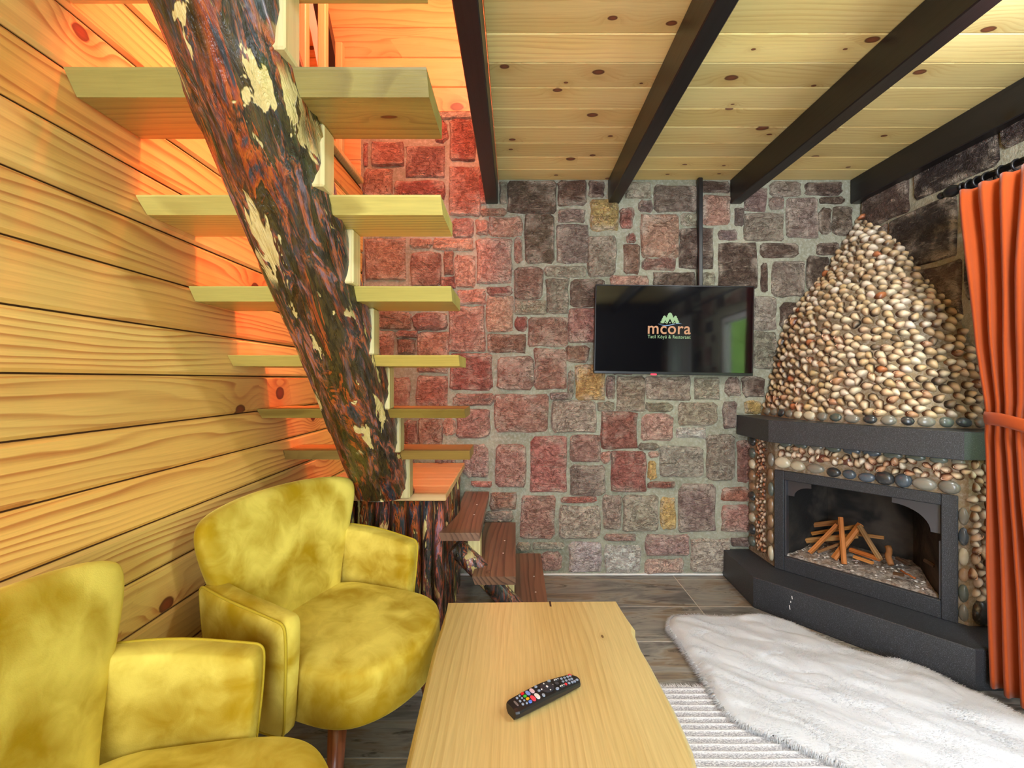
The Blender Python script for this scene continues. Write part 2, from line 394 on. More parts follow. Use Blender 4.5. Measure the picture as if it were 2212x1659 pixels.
def rug_mat():
    n = NT('woven_rug'); co = n.obj(); f = n.noise(n.scale(co, (160, 300, 100)), 1.0, 3, 0.7); col = n.n('ShaderNodeAttribute', attribute_name='rib').outputs['Fac']
    g = n.mix(n.step(f, 0.42, 0.60), rgb(158, 158, 166), rgb(226, 226, 230)); c = n.mix(col, g, rgb(240, 240, 242)); n.base(c); n.rough(0.95); n.bump(f, 0.5, 0.004); return n.m
M['woven'] = rug_mat()
M['fringe'] = cloth('fringe', rgb(228, 228, 230), rgb(244, 244, 246), 200)
def attr_mat(name, rough, coat=0.0):
    n = NT(name); c = n.n('ShaderNodeAttribute', attribute_name='tone').outputs['Color']; n.base(n.tint(c)); n.rough(rough)
    n.b.inputs['Coat Weight'].default_value = coat; n.b.inputs['Coat Roughness'].default_value = 0.15; return n.m
M['shell'] = attr_mat('shell', 0.4, 0.2)
def pebble_mat():
    n = NT('pebble'); co = n.obj(); g = n.noise(co, 30, 4, 0.7, 1.0); c = n.tint(W4)
    c = n.mix(n.math('MULTIPLY', n.step(g, 0.5, 0.75), 0.35), c, rgb(190, 184, 170)); n.base(c); n.rough(0.3); n.b.inputs['Coat Weight'].default_value = 0.4; n.b.inputs['Coat Roughness'].default_value = 0.1; return n.m
M['pebble'] = pebble_mat()
def soot():
    n = NT('soot'); co = n.obj(); a = n.noise(co, 5, 3, 0.6, .5); f = n.noise(co, 45, 4, 0.65)
    c = n.mix(n.step(a, 0.42, 0.68), rgb(14, 13, 13), rgb(70, 62, 54)); c = n.mix(n.math('MULTIPLY', f, 0.35), c, rgb(36, 32, 28)); n.base(c); n.rough(0.95); n.bump(f, 0.4, 0.01); return n.m
M['soot'] = soot()
def ash_mat():
    n = NT('ash'); co = n.obj(); a = n.noise(co, 45, 5, 0.75, 0.8); b = n.noise(co, 14, 3)
    c = n.ramp(a, [(0.32, rgb(48, 44, 42)), (0.42, rgb(122, 112, 104)), (0.55, rgb(176, 166, 156)), (0.68, rgb(214, 208, 202))]); c = n.mix(n.math('MULTIPLY', n.step(b, .5, .65), .4), c, rgb(168, 132, 100))
    n.base(c); n.rough(0.95); n.bump(a, 0.8, 0.02); return n.m
M['ash'] = ash_mat()
def emit(name, c, strength):
    n = NT(name); n.base((0.01, 0.01, 0.01, 1)); n.b.inputs['Emission Color'].default_value = c; n.b.inputs['Emission Strength'].default_value = strength; n.rough(0.2); return n.m
M['logo_green'] = emit('logo_green', rgb(158, 190, 140), 0.9); M['logo_tan'] = emit('logo_tan', rgb(206, 152, 112), 0.9)
M['logo_blue'] = emit('logo_blue', rgb(130, 165, 200), 0.9); M['led_red'] = emit('led_red', (1, 0.02, 0.04, 1), 4.0)
def glass():
    n = NT('window_glass'); t = n.t; out = t.nodes['Material Output']; tr = n.n('ShaderNodeBsdfTransparent'); gl = n.n('ShaderNodeBsdfGlossy'); gl.inputs['Roughness'].default_value = 0.02
    mx = n.n('ShaderNodeMixShader'); mx.inputs[0].default_value = 0.05; t.links.new(tr.outputs[0], mx.inputs[1]); t.links.new(gl.outputs[0], mx.inputs[2]); t.links.new(mx.outputs[0], out.inputs[0]); return n.m
M['glass'] = glass()
def sheer():
    n = NT('sheer_cloth'); t = n.t; out = t.nodes['Material Output']; tl_ = n.n('ShaderNodeBsdfTranslucent'); df = n.n('ShaderNodeBsdfDiffuse'); mx = n.n('ShaderNodeMixShader')
    tl_.inputs[0].default_value = rgb(236, 240, 244); df.inputs[0].default_value = rgb(236, 240, 244); mx.inputs[0].default_value = .6
    t.links.new(df.outputs[0], mx.inputs[1]); t.links.new(tl_.outputs[0], mx.inputs[2]); t.links.new(mx.outputs[0], out.inputs[0]); return n.m
M['sheer'] = sheer()
M['hedge'] = mortar_mat('hedge_green', rgb(112, 178, 48), rgb(164, 214, 84), 1.0)

# ------------------------------------------------------------------ the room shell
def struct(name, vf, m, color=None):
    return link(name, mesh(*vf), m, kind='structure', color=color)
YB = -1.85                                                          # wall behind the camera
fl = struct('floor', box(XL-0.1, YB, -0.12, XR+0.12, D+0.1, -0.0015), M['grout'])
tl = mesh(*box(0.0022, 0.0022, -0.006, 0.8978, 0.3023, 0.0, 0.001))
tl.materials.append(M['tile'])
k = 0
y = 2.583
rows = [y-0.3045*i for i in range(-1, 15)]
for j, yy in enumerate(rows):
    for xx in (-1.78, -0.88, 0.02, 0.92, 1.82):
        x0 = max(xx, XL); x1 = min(xx+0.9, XR); y1 = min(yy+0.3045, D)
        if x1-x0 < 0.03 or y1-yy < 0.02: continue
        if abs(x1-x0-0.9) < 1e-6 and y1-yy > 0.3: me = tl
        else:
            me = mesh(*box(0.0022, 0.0022, -0.006, x1-x0-0.0022, y1-yy-0.0022, 0.0, 0.001)); me.materials.append(M['tile'])
        s = random.uniform(0.9, 1.06)
        link('tile', me, None, fl, (x0, yy, 0), color=(s, s*random.uniform(.96, 1.02), s*random.uniform(.94, 1.06), 1))

# back wall: mortar bed and every stone
wbk = struct('wall_back', box(XL-0.1, D, -0.1, XR+0.12, D+0.12, 2.70), M['mortar'])
PAL = {'r': (176, 118, 104), 'm': (176, 136, 120), 'p': (160, 142, 132), 'g': (172, 165, 146), 'b': (114, 96, 84), 'o': (212, 178, 116),
       'k': (208, 168, 146), 'w': (208, 203, 194), 'd': (62, 50, 48)}
def stone_mesh(w, h, proud=0.02):
    """Rough dressed stone: local x across, local z up, local -y out of the wall; centre at the wall face."""
    v = []; f = []; w += .007; h += .007
    r = min(random.uniform(.006, .022), w*.3, h*.3); P = []
    for sx, sz in ((1, 1), (-1, 1), (-1, -1), (1, -1)):
        rr = r*random.uniform(.4, 1.5); rr = min(rr, .4*min(w, h)); cx, cz = sx*w/2, sz*h/2
        a, b = (cx, cz-sz*rr), (cx-sx*rr, cz)
        P += [a, b] if sx*sz > 0 else [b, a]
        nx = (-sx if sx*sz > 0 else 0, 0 if sx*sz > 0 else -sz)
        if sx*sz > 0: P += [(cx*.33, cz), (-cx*.33, cz)]
        else: P += [(cx, cz*.33), (cx, -cz*.33)]
    n = len(P); jm = min(.0055, .07*min(w, h)); P = [(x+random.uniform(-jm, jm), z+random.uniform(-jm, jm)) for x, z in P]
    e = min(.009, .13*min(w, h)); sx_, sz_ = 1-2*e/w, 1-2*e/h
    hs = [random.uniform(.85, 1.2) for _ in range(n)]
    for kx, kz, y in ((1, 1, .012), (1, 1, -.003)): v += [(x*kx, y, z*kz) for x, z in P]
    v += [(x*sx_, -proud*.72*hs[i], z*sz_) for i, (x, z) in enumerate(P)]
    v += [(x*.55+random.uniform(-.08, .08)*w, -proud*random.uniform(.8, 1.3), z*.55+random.uniform(-.08, .08)*h) for i, (x, z) in enumerate(P)][::2]
    m = n//2; v.append((random.uniform(-.1, .1)*w, -proud*random.uniform(.8, 1.3), random.uniform(-.1, .1)*h))
    for q in range(2): f += [(q*n+i, q*n+(i+1) % n, (q+1)*n+(i+1) % n, (q+1)*n+i) for i in range(n)]
    for i in range(m):
        a, b, c = 2*n+2*i, 2*n+2*i+1, 2*n+(2*i+2) % n; d, g = 3*n+i, 3*n+(i+1) % m
        f += [(a, b, d), (b, c, g), (b, g, d), (d, g, 3*n+m)]
    me = mesh(v, f); at = me.attributes.new('edge', 'FLOAT', 'POINT'); at.data.foreach_set('value', [.5]*(2*n)+[1.0]*n+[0.0]*(m+1)); return me
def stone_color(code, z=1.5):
    c = PAL[code]; k = random.uniform(0.9, 1.1)*(1.04+.20*max(0, min(1, (1.25-z)/1.0)))  # lower stones paler: light off the floor put into the colour, plus lime-wash
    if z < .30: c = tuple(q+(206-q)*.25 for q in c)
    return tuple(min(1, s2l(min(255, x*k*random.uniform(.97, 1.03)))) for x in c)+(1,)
A, B, C_, D_, E_ = (780, 240), (780, 640), (1000, 850), (1300, 380), (1200, 790)
SL = [
 (A, '-10,280,55,480m 90,275,370,475m 395,310,725,570m 770,75,990,430r 640,85,745,270r 770,490,1030,905r 290,610,720,760r 20,505,270,740m 1012,520,1085,800r '
     '690,10,1000,68w 1200,620,1258,800g 1268,605,1680,880b 1705,605,1945,815b 1970,610,2095,740b 1985,770,2215,1030o 1035,845,1250,905k 1110,920,1390,1080k '
     '995,945,1100,1065k 785,935,970,1090k 630,1102,970,1200k 425,1110,615,1185k 40,1110,385,1460k 435,1225,685,1510m 720,1215,795,1415m 815,1250,980,1520k '
     '1000,1110,1300,1490k 1330,1095,1390,1310k 1420,890,1665,1310b 1690,985,1960,1310p 1710,850,1930,960p 1960,1085,2200,1430g 1590,1345,1945,1430g '
     '1325,1350,1570,1625m 1600,1450,1790,1745g 1810,1450,2100,1690b 690,1435,808,1535r 840,1550,1075,1665k 1090,1520,1300,1595r -160,1250,20,1480m'),
 (B, '1085,5,1315,300k 1330,40,1595,150g 1335,180,1435,300r 1450,185,1780,430m 1795,105,2080,400m 1775,430,1965,570m 1100,330,1420,485m 765,90,1065,480m '
     '450,145,745,290m 150,140,430,278m 305,300,490,355m 320,375,465,500m 495,305,755,660m 140,300,280,650m 485,690,740,950r 275,710,420,955m 770,505,1130,810r '
     '1180,525,1490,800m 1500,455,1765,800m 1790,645,1838,850g 1858,595,2105,890o 2120,690,2190,880p 1635,835,1820,890p 800,850,1145,945m 1155,850,1610,1170m '
     '1645,910,2030,1170g 2042,915,2180,990g 830,975,1110,1225m 385,1075,480,1290m 500,1060,700,1290m 712,1060,815,1200k 890,1285,1100,1565p '
     '1165,1280,1425,1640m 1465,1215,1770,1690r 1812,1205,2065,1430m 1810,1462,2110,1720p'),
 (C_, '75,760,245,805r 240,855,460,1000m 190,1010,430,1110g 505,890,790,1250m 850,895,1150,940r 840,975,1180,1250g 1215,880,1360,1170p 1385,880,1680,1190g '
      '1710,900,1830,1165o 1860,790,2175,1190p 1600,765,1830,812r 1282,505,1578,845r 1198,505,1268,600k 1605,500,1690,550k 1600,590,1668,740o 1700,460,2070,720g '
      '1545,175,1810,400k 1195,165,1500,475r 1860,80,2190,275g 1850,295,2095,380w 1580,85,1810,155g 470,1288,580,1350g 610,1288,880,1340g 680,1370,850,1530k '
      '920,1290,1190,1535w 1230,1310,1530,1540w 1225,1218,1490,1268m 1580,1225,1950,1390m 1580,1430,1900,1550k 1970,1262,2300,1540g 1515,432,1690,485g 480,1380,655,1530g'),
 (D_, '205,60,420,190g 320,215,430,310p 455,85,820,310p 865,55,1105,145b 870,175,1105,425k 340,345,655,700k 685,325,835,430g 670,455,955,795b 215,505,290,575r '
      '190,600,320,845m 350,715,630,815m 450,835,800,980b 75,865,400,970k 865,840,970,970g 1150,280,1220,430p 1010,470,1165,555p 1230,330,1560,555g 1240,110,1415,300p '
      '1450,195,1568,290p 1595,190,1858,530p 1450,55,1710,180p 1760,60,2070,165b 1880,185,2090,238b 1872,280,1980,500b 2000,270,2160,510b 1010,585,1335,975b '
      '1370,585,1690,700b 1770,700,1960,1000b 1860,580,2040,680b 1375,760,1425,1000b 1475,740,1740,1040p 1315,1045,1500,1330g 1540,1100,1720,1300b 1310,1350,1500,1660g'),
 (E_, '528,95,765,390g 785,95,1160,290g 1200,105,1410,285g 1470,105,1590,260p 1610,95,1800,265b 1450,315,1560,540p 1640,310,1770,410o 1305,600,1540,985g '
      '1570,650,1680,1005m 1440,1050,1680,1165r 1440,1205,1670,1430m 1520,1490,1670,1560b 440,90,490,270p'),
]
placed = []
def lay(x0, z0, x1, z1, code, proud=None):
    w, h = x1-x0, z1-z0
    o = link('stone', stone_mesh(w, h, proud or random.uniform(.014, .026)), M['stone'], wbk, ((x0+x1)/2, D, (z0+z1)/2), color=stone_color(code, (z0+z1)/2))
    placed.append((x0, z0, x1, z1))
for (ox, oy), txt in SL:
    for it in txt.split():
        code = it[-1]; a, b, c, d = [float(q)/4.0 for q in it[:-1].split(',')]
        x0, _, z1 = pt(ox+a, oy+b, D); x1, _, z0 = pt(ox+c, oy+d, D)
        lay(max(x0, XL+.004), max(z0, 0.012), min(x1, XR-.004), z1, code)
def fill_stones(x0, x1, z0, z1, sizes, codes, put, taken, gap=0.012, tries=900):
    for i in range(tries):
        w, h = random.choice(sizes); s = 1.0-0.6*i/tries; w *= s*random.uniform(.8, 1.2); h *= s*random.uniform(.8, 1.2)
        a = random.uniform(x0, x1-w); b = random.uniform(z0, z1-h)
        if any(a < q[2]+gap and a+w > q[0]-gap and b < q[3]+gap and b+h > q[1]-gap for q in taken): continue
        put(a, b, a+w, b+h, random.choice(codes))
fill_stones(XL+.005, XR-.01, 0.02, ZC-.03, [(.2, .17), (.16, .2), (.22, .1), (.12, .09)], 'mmprgb', lay, placed, tries=1500)
fill_stones(XL+.005, -0.12, ZC-.03, 2.69, [(.22, .17), (.16, .2), (.22, .1), (.12, .09)], 'mmrk', lay, placed, tries=500)
link('caulk_line', mesh(*box(XL, D-0.012, 0.0, XR, D+.01, 0.011, 0.004)), M['white_paint'], wbk)

# right wall with its window opening
WY0, WY1, WZ0, WZ1 = 0.34, 1.55, 0.62, 1.78
VY0, VY1 = -0.95, -0.62                                              # second window, behind the sheer curtain
wr = MB()
for q in ((YB, VY0, -.1, 2.4), (VY1, WY0, -.1, 2.4), (VY0, VY1, -.1, WZ0), (VY0, VY1, WZ1, 2.4), (WY1, D, -.1, 2.4), (WY0, WY1, -.1, WZ0), (WY0, WY1, WZ1, 2.4)):
    wr.add(box(XR, q[0], q[2], XR+0.12, q[1], q[3]))
wrt = link('wall_right', wr.me(), M['mortar'], kind='structure')
rplaced = [(WY0-.06, WZ0-.06, WY1+.06, WZ1+.06), (VY0-.06, WZ0-.06, VY1+.06, WZ1+.06)]
def lay_r(y0, z0, y1, z1, code, proud=None):
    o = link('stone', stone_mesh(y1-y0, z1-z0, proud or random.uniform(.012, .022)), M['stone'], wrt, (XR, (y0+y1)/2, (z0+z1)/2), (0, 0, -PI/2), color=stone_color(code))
    rplaced.append((y0, z0, y1, z1))
for q in ((2.325, 2.005, 2.625, 2.20, 'b'), (1.895, 2.045, 2.285, 2.27, 'd'), (2.075, 1.71, 2.44, 1.99, 'd'), (1.52, 2.09, 1.875, 2.28, 'd'), (1.62, 1.80, 2.045, 2.02, 'b'),
          (2.46, 1.80, 2.635, 1.98, 'b'), (1.70, 1.50, 2.03, 1.77, 'd'), (2.05, 1.42, 2.38, 1.68, 'b')):
    lay_r(*q)
fill_stones(YB+.05, D-.02, 0.02, ZC-.03, [(.34, .24), (.26, .2), (.2, .26), (.2, .12)], 'bbdpm', lay_r, rplaced, gap=.016, tries=5000)

# window in the right wall, greenery outside
for nm, ya, yb in (('window_1', WY0, WY1), ('window_2', VY0, VY1)):
    win = link(nm, mesh(*MB().add(box(XR+.02, ya, WZ0, XR+.09, yb, WZ0+.06, .006)).add(box(XR+.02, ya, WZ1-.06, XR+.09, yb, WZ1, .006))
               .add(box(XR+.02, ya, WZ0+.06, XR+.09, ya+.06, WZ1-.06, .006)).add(box(XR+.02, yb-.06, WZ0+.06, XR+.09, yb, WZ1-.06, .006)).__dict__.values()), M['white_paint'], kind='structure')
    link('pane', mesh(*box(XR+.05, ya+.06, WZ0+.06, XR+.056, yb-.06, WZ1-.06)), M['glass'], win)
hs = []
for i in range(25):
    for j in range(13):
        a = -14+i*.9; z = -1.0+j*.36
        hs.append((5.2+.9*j/12+.5*fnoise(a*1.3, z*2.0, 3.0), a, z))
hf = [(i*13+j, i*13+j+1, (i+1)*13+j+1, (i+1)*13+j) for i in range(24) for j in range(12)]
n0 = len(hs); hs += [(7.5, -14, -1.0), (7.5, 7.6, -1.0)]
hf += [(12+i*13, n0, 12+(i+1)*13) if i < 12 else (12+i*13, n0+1, 12+(i+1)*13) for i in range(24)]
hedge = link('hedge', mesh(hs, hf), M['hedge'], smooth=True); tag(hedge, 'bright green hedge outside, mirrored in the television screen', 'hedge')

# left wall of pine boards
wl = struct('wall_left', box(XL-0.12, YB, -0.1, XL-0.014, D, 2.26), M['groove'])
PW = 0.121
zj = 1.152-PW*10
pb = mesh(*box(0, -0.0, 0.0015, D-YB-.002, 0.018, PW-0.0025, 0.0075)); pb.materials.append(M['pine_wall'])
while zj < 2.26:
    z0, z1 = max(zj, 0.0), min(zj+PW, 2.26)
    if z1-z0 > .03:
        me = pb
        if z1-z0 < PW-1e-4: me = mesh(*box(0, 0, .0015, D-YB-.002, .018, z1-z0-.0025, .0075)); me.materials.append(M['pine_wall'])
        s = random.uniform(.95, 1.05); q = random.choice((1.0, 1.0, .93, .88))
        link('plank', me, None, wl, (XL, YB+.001, z0), (0, 0, PI/2), color=(s, s*q, s*q*q, 1))
    zj += PW
struct('wall_front', MB().add(box(XL, YB-.12, -.1, -0.6, YB, 2.4)).add(box(0.8, YB-.12, -.1, XR, YB, 2.4)).add(box(-.6, YB-.12, 2.2, .8, YB, 2.4)).__dict__.values(), M['beam'])

# ceiling boards over the room; the stairwell stays open on the left
XO = -0.10; YO = 0.12
ce = struct('ceiling', MB().add(box(XO, YB, ZC+.012, XR, D, ZC+.11)).add(box(XL-.12, YB, ZC+.012, XO, YO, ZC+.11)).__dict__.values(), M['pine_loft'])
yj = 2.513+.141; CB = .141
while yj > YB:
    y0, y1 = max(yj-CB, YB), min(yj, D)
    if y1-y0 > .01:
        xa = XO if y1 > YO else XL
        me = mesh(*box(0, 0.0008, 0, XR-xa, y1-y0-.0008, .014, .0035)); me.materials.append(M['pine_ceiling'])
        s = random.uniform(.94, 1.05)
        link('plank', me, None, ce, (xa, y0, ZC), color=(s, s, s, 1))
    yj -= CB

# the loft above the stairwell
wub = struct('wall_upper_back', MB().add(box(-2.1, D+.014, 2.70, XR, D+.12, 4.2)).add(box(-2.1, D+.014, 2.15, XL, D+.12, 2.70)).__dict__.values(), M['pine_loft'])
zs = [2.70, 2.845, 3.017, 3.192, 3.367, 3.542, 3.717, 3.892, 4.067, 4.2]
for a, b in zip(zs, zs[1:]):
    s = random.uniform(.95, 1.05)
    link('plank', mesh(*box(0, 0, .001, XR+2.0, .02, b-a-.001, .004)), M['pine_loft'], wub, (-2.0, D-.004, a), color=(s, s, s, 1))
for a, b in ((2.28, 2.42), (2.42, 2.56), (2.56, 2.70)):
    link('plank', mesh(*box(0, 0, .001, 1.10, .02, b-a-.001, .004)), M['pine_loft'], wub, (-2.0, D-.004, a))
struct('wall_upper_left', box(-2.12, YB, 2.15, -2.0, D, 4.2), M['pine_loft'])
struct('wall_upper_right', box(XR, YB, 2.42, XR+.12, D, 4.2), M['pine_loft'])
struct('wall_upper_front', box(-2.1, YB-.12, 2.42, XR, YB, 4.2), M['pine_loft'])
struct('ceiling_upper', box(-2.1, YB, 4.2, XR+.12, D+.1, 4.3), M['pine_loft'])
struct('floor_upper', box(-2.0, YB, 2.15, XL-.04, D, 2.27), M['pine_loft'])

# ------------------------------------------------------------------ the four dark ceiling beams
BL = ['dark stained beam along the edge of the stair opening', 'dark stained beam whose end is left of the black cable cover above the television',
      'dark stained beam whose end is right of the black cable cover, clear of the right wall', 'dark stained beam lying against the right stone wall above the curtain rod']
for (xa, xb), lb in zip(((-.172, -.100), (.540, .606), (1.252, 1.318), (1.952, XR-.003)), BL):
    o = link('ceiling_beam', mesh(*box(0, 0, 0, xb-xa, D-YB-.004, .140, .004)), M['beam'], loc=(xa, YB+.002, ZC-.1405)); tag(o, lb, 'beam', 'dark ceiling beams')

# ------------------------------------------------------------------ log staircase
st = thing('log_staircase', 'open stair of thick plank treads notched over one slanting barked log', 'staircase', (-0.547, 1.93, 0.66))
bx = Vector((-0.547, 1.93, 0.66))
def part(name, me, m, root, off, **kw): return link(name, me, m, root, (-off[0], -off[1], -off[2]), **kw)
# log: local z along the axis
ax = Vector((0, -1.0, 1.09)).normalized(); LL = 2.42
lv = []; lf = []; NS, NR = 72, 130
knobs = [(random.uniform(0, 2*PI), random.uniform(.1, LL-.1), random.uniform(.004, .012)) for _ in range(16)]
for i in range(NR+1):
    z = -0.14+(LL+.14)*i/NR
    for k_ in range(NS):
        a = 2*PI*k_/NS; c, s = math.cos(a), math.sin(a)
        r = .1135+.006*fnoise(c*1.2, s*1.2, z*2)+.005*fnoise(c*4, s*4, z*2.4)+.0030*fnoise(c*12, s*12, z*7)
        t = fnoise(c*5+9, s*5, z*4.5)
        r += .0035*(1 if t > .12 else 0)
        for ka, kz, kh in knobs:
            dd = ((math.atan2(math.sin(a-ka), math.cos(a-ka))*.12)**2+(z-kz)**2)
            if dd < .004: r += kh*math.exp(-dd/.0006)
        lv.append((r*c, r*s, z))
for i in range(NR):
    for k_ in range(NS): lf.append((i*NS+k_, i*NS+(k_+1) % NS, (i+1)*NS+(k_+1) % NS, (i+1)*NS+k_))
lf.append(tuple(range(NS*NR+NS-1, NS*NR-1, -1))[::-1])
lme = mesh(lv, lf)
lg = link('log', lme, M['bark'], st, smooth=True)
lg.rotation_mode = 'QUATERNION'; lg.rotation_quaternion = ax.to_track_quat('Z', 'Y')
# cut the foot level with the platform
mi = lg.rotation_quaternion.to_matrix()
for v in lme.vertices:
    w = mi @ v.co
    if w.z < 0: v.co = v.co+mi.inverted() @ (Vector((0, -1, 1.09))*(-w.z/1.09))
def tread_me(yt, zt, yb, zb, yf):
    """Plank with a bevelled front: profile in (y, z) swept along x from the wall to the free end."""
    prof = [(yt, zt), (yt+.002, zt-.004), (yb, zb), (yf, zb), (yf, zt)]
    v = []; f = []; x0, x1 = XL+.002, -.174
    n = 9
    for i in range(n):
        x = x0+(x1-x0)*i/(n-1); w = .0025*fnoise(x*6, yt*9, 2.0)
        for y, z in prof: v.append((x, y+w, z+w*.4))
    for i in range(n-1):
        for k_ in range(5):
            a, b = i*5+k_, i*5+(k_+1) % 5; f.append((a, b, b+5, a+5))
    f.append((4, 3, 2, 1, 0)); f.append(tuple((n-1)*5+q for q in range(5)))
    return mesh(v, f)
TR = [  # near top y, top z, near bottom y, bottom z, far y (heights above the camera)
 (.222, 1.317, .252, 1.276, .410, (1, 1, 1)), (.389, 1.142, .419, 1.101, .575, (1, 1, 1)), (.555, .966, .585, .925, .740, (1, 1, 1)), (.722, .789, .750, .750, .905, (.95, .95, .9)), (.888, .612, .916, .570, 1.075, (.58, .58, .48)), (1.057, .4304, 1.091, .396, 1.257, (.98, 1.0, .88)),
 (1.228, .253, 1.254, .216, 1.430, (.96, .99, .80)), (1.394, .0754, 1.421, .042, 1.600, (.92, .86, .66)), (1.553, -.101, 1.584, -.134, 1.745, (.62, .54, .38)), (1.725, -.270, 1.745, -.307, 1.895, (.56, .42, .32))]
for i, (yt, zt, yb, zb, yf, tc) in enumerate(TR):
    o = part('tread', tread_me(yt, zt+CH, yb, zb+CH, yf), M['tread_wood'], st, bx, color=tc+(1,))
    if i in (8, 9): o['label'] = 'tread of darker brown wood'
    # riser block standing on the tread below, carrying this one
    z0 = (TR[i+1][1] if i+1 < len(TR) else -.48)+CH
    part('riser_block', mesh(*box(-.52, yf-.068, z0, -.425, yf-.008, zb+CH, .004)), M['pale_wood'], st, bx)

# landing platform of boards on a box of split logs
lp = thing('landing_platform', 'boxed stair landing of orange lit pine boards clad with upright barked logs', 'platform', (-.59, 2.27, 0))
lx = Vector((-.59, 2.27, 0))
part('core', mesh(*box(XL+.004, 1.99, 0.0, -.345, 2.615, .628)), M['pine_loft'], lp, lx)
for i in range(5):
    y0, y1 = 1.904+i*.1428, 1.904+(i+1)*.1428
    o = link('board', mesh(*box(0, 0.0005, 0, .591, y1-y0-.0005, .03, .003)), M['pine_loft'], lp, (XL+.004-lx.x, y0-lx.y, .63))
LT = [(1.3, 1.35, 1.3), (1.2, 1.5, 1.3), (1.5, 1.2, 1.2), (1.2, 1.3, 1.0), (1.6, 1.9, 1.8), (1.7, 1.5, 1.4), (1.1, 1.3, 1.2)]
def log_slat(w, h, d):
    v = []; f = []; n = 9; m = 14; ph = random.uniform(0, 99)
    for i in range(m+1):
        z = h*i/m
        for k_ in range(n):
            a = PI*k_/(n-1); r = 1+.16*fnoise(math.cos(a)*2+ph, z*5, ph)+.05*fnoise(a*6, z*18, ph)
            v.append((-math.cos(a)*w/2*(.97+.03*r), -math.sin(a)**.75*d*r, z))
    for i in range(m):
        for k_ in range(n-1): a = i*n+k_; f.append((a, a+1, a+n+1, a+n))
        f.append((i*n, i*n+n, i*n+2*n-1, i*n+n-1))
    f.append(tuple(range(n))); f.append(tuple(m*n+q for q in range(n-1, -1, -1)))
    return mesh(v, f)
x = XL+.02
for w in (.09, .085, .08, .07, .075, .06, .052, .048):
    if x+w > -.30: break
    link('log_slat', log_slat(w-.003, .628, .045), M['bark_slat'], lp, (x+w/2-lx.x, 1.985-lx.y, 0), smooth=True, color=random.choice(LT)+(1,)); x += w
y = 1.965
for w in (.07, .085, .08, .10, .09, .085, .09):
    link('log_slat', log_slat(w-.003, .628, .04), M['bark_slat'], lp, (-.345-lx.x, y+w/2-lx.y, 0), (0, 0, PI/2), smooth=True, color=random.choice(LT)+(1,)); y += w

# lower flight: three walnut steps on a thin log
lf_ = thing('lower_steps', 'three dark walnut steps climbing from the tiles to the landing', 'steps', (0, 2.2, 0)); fx = Vector((0, 2.2, 0))
def step_me(x0, x1, y0, y1, z, th, wane=0.0):
    n = 12; v = []; f = []
    for i in range(n+1):
        t = i/n; y = y0+(y1-y0)*t
        e = wane*(max(0, 1-t*3.2)**1.5)-wane*.6*math.exp(-((t-.45)/.25)**2)+.004*fnoise(t*5, z*9, 1)
        v += [(x0-e, y, z), (x1, y, z), (x1, y, z-th), (x0-e+.012, y, z-th)]
    for i in range(n):
        for k_ in range(4): a, b = i*4+k_, i*4+(k_+1) % 4; f.append((a, a+4, b+4, b))
    f.append((0, 1, 2, 3)); f.append((n*4+3, n*4+2, n*4+1, n*4))
    return mesh(v, f)
for x0, x1, y0, y1, z, wn in ((-.292, -.150, 1.91, 2.615, -.645, .032), (-.172, .002, 1.865, 2.575, -.81, .006), (-.015, .142, 1.85, 2.545, -.975, 0.0)):
    o = part('tread', step_me(x0, x1, y0, y1, z+CH, .034, wn), M['walnut'], lf_, fx)
for px_, py_, zz_ in ((1030, 1090, -.645), (1024, 1112, -.645), (1090, 1168, -.81), (1087, 1195, -.81), (1153.5, 1245, -.975), (1157, 1279, -.975)):
    sp = on_floor(px_, py_, zz_+CH); link('screw', mesh(*lathe([(.004, -.001), (.004, .0008), (.003, .0012)], 8)), M['white_paint'], lf_, (sp[0]-fx.x, sp[1]-fx.y, sp[2]-fx.z))
part('log', mesh(*tube([(-.262, 1.99, .412), (-.18, 1.99, .33), (-.05, 1.99, .19), (.095, 1.99, .04)], [.042, .045, .044, .040], 16)), M['bark_slat'], lf_, fx, smooth=True)
for x0, zt, zb in ((-.182, -.68, -.83), (-.032, -.845, -.98), (.10, -1.009, -1.14)):
    part('support_block', mesh(*box(x0-.028, 1.995, zb+CH, x0+.028, 2.085, zt+CH, .003)), M['pale_wood'], lf_, fx)

# loft railing on top of the left wall
rl = thing('loft_railing', 'pale wooden balusters of the loft railing above the board wall', 'railing', (XL-.02, 1.7, 2.26)); rx = Vector((XL-.02, 1.7, 2.26))
part('bottom_rail', mesh(*box(XL-.07, .1, 2.262, XL+.018, 2.60, 2.292, .004)), M['pale_wood'], rl, rx)
part('top_rail', mesh(*box(XL-.05, .1, 3.10, XL-.004, 2.24, 3.15, .006)), M['pale_wood'], rl, rx)
for y, zt in ((2.36, 2.885), (2.155, 3.10), (1.955, 3.10), (1.755, 3.10), (1.555, 3.10), (1.355, 3.10), (1.155, 3.10)):
    part('baluster', mesh(*box(XL-.045, y-.02, 2.292, XL-.008, y+.02, zt, .004)), M['pale_wood'], rl, rx)
a = Vector(pt(686, -60, 2.56)); b = Vector(pt(731, 165, 2.56)); dr = (b-a).normalized(); sd = Vector((dr.z, 0, -dr.x))
rb = thing('loft_brace', 'slanting dark brace with a white edge strip behind the loft balusters', 'brace', tuple(a))
def slant(p, q, w0, w1, y0, y1):
    v = []
    for e in (p, q):
        for ww in (w0, w1):
            for yy in (y0, y1): v.append((e.x-a.x+sd.x*ww, yy-a.y, e.z-a.z+sd.z*ww))
    return mesh(v, [(0, 1, 3, 2), (4, 6, 7, 5), (0, 4, 5, 1), (2, 3, 7, 6), (0, 2, 6, 4), (1, 5, 7, 3)])
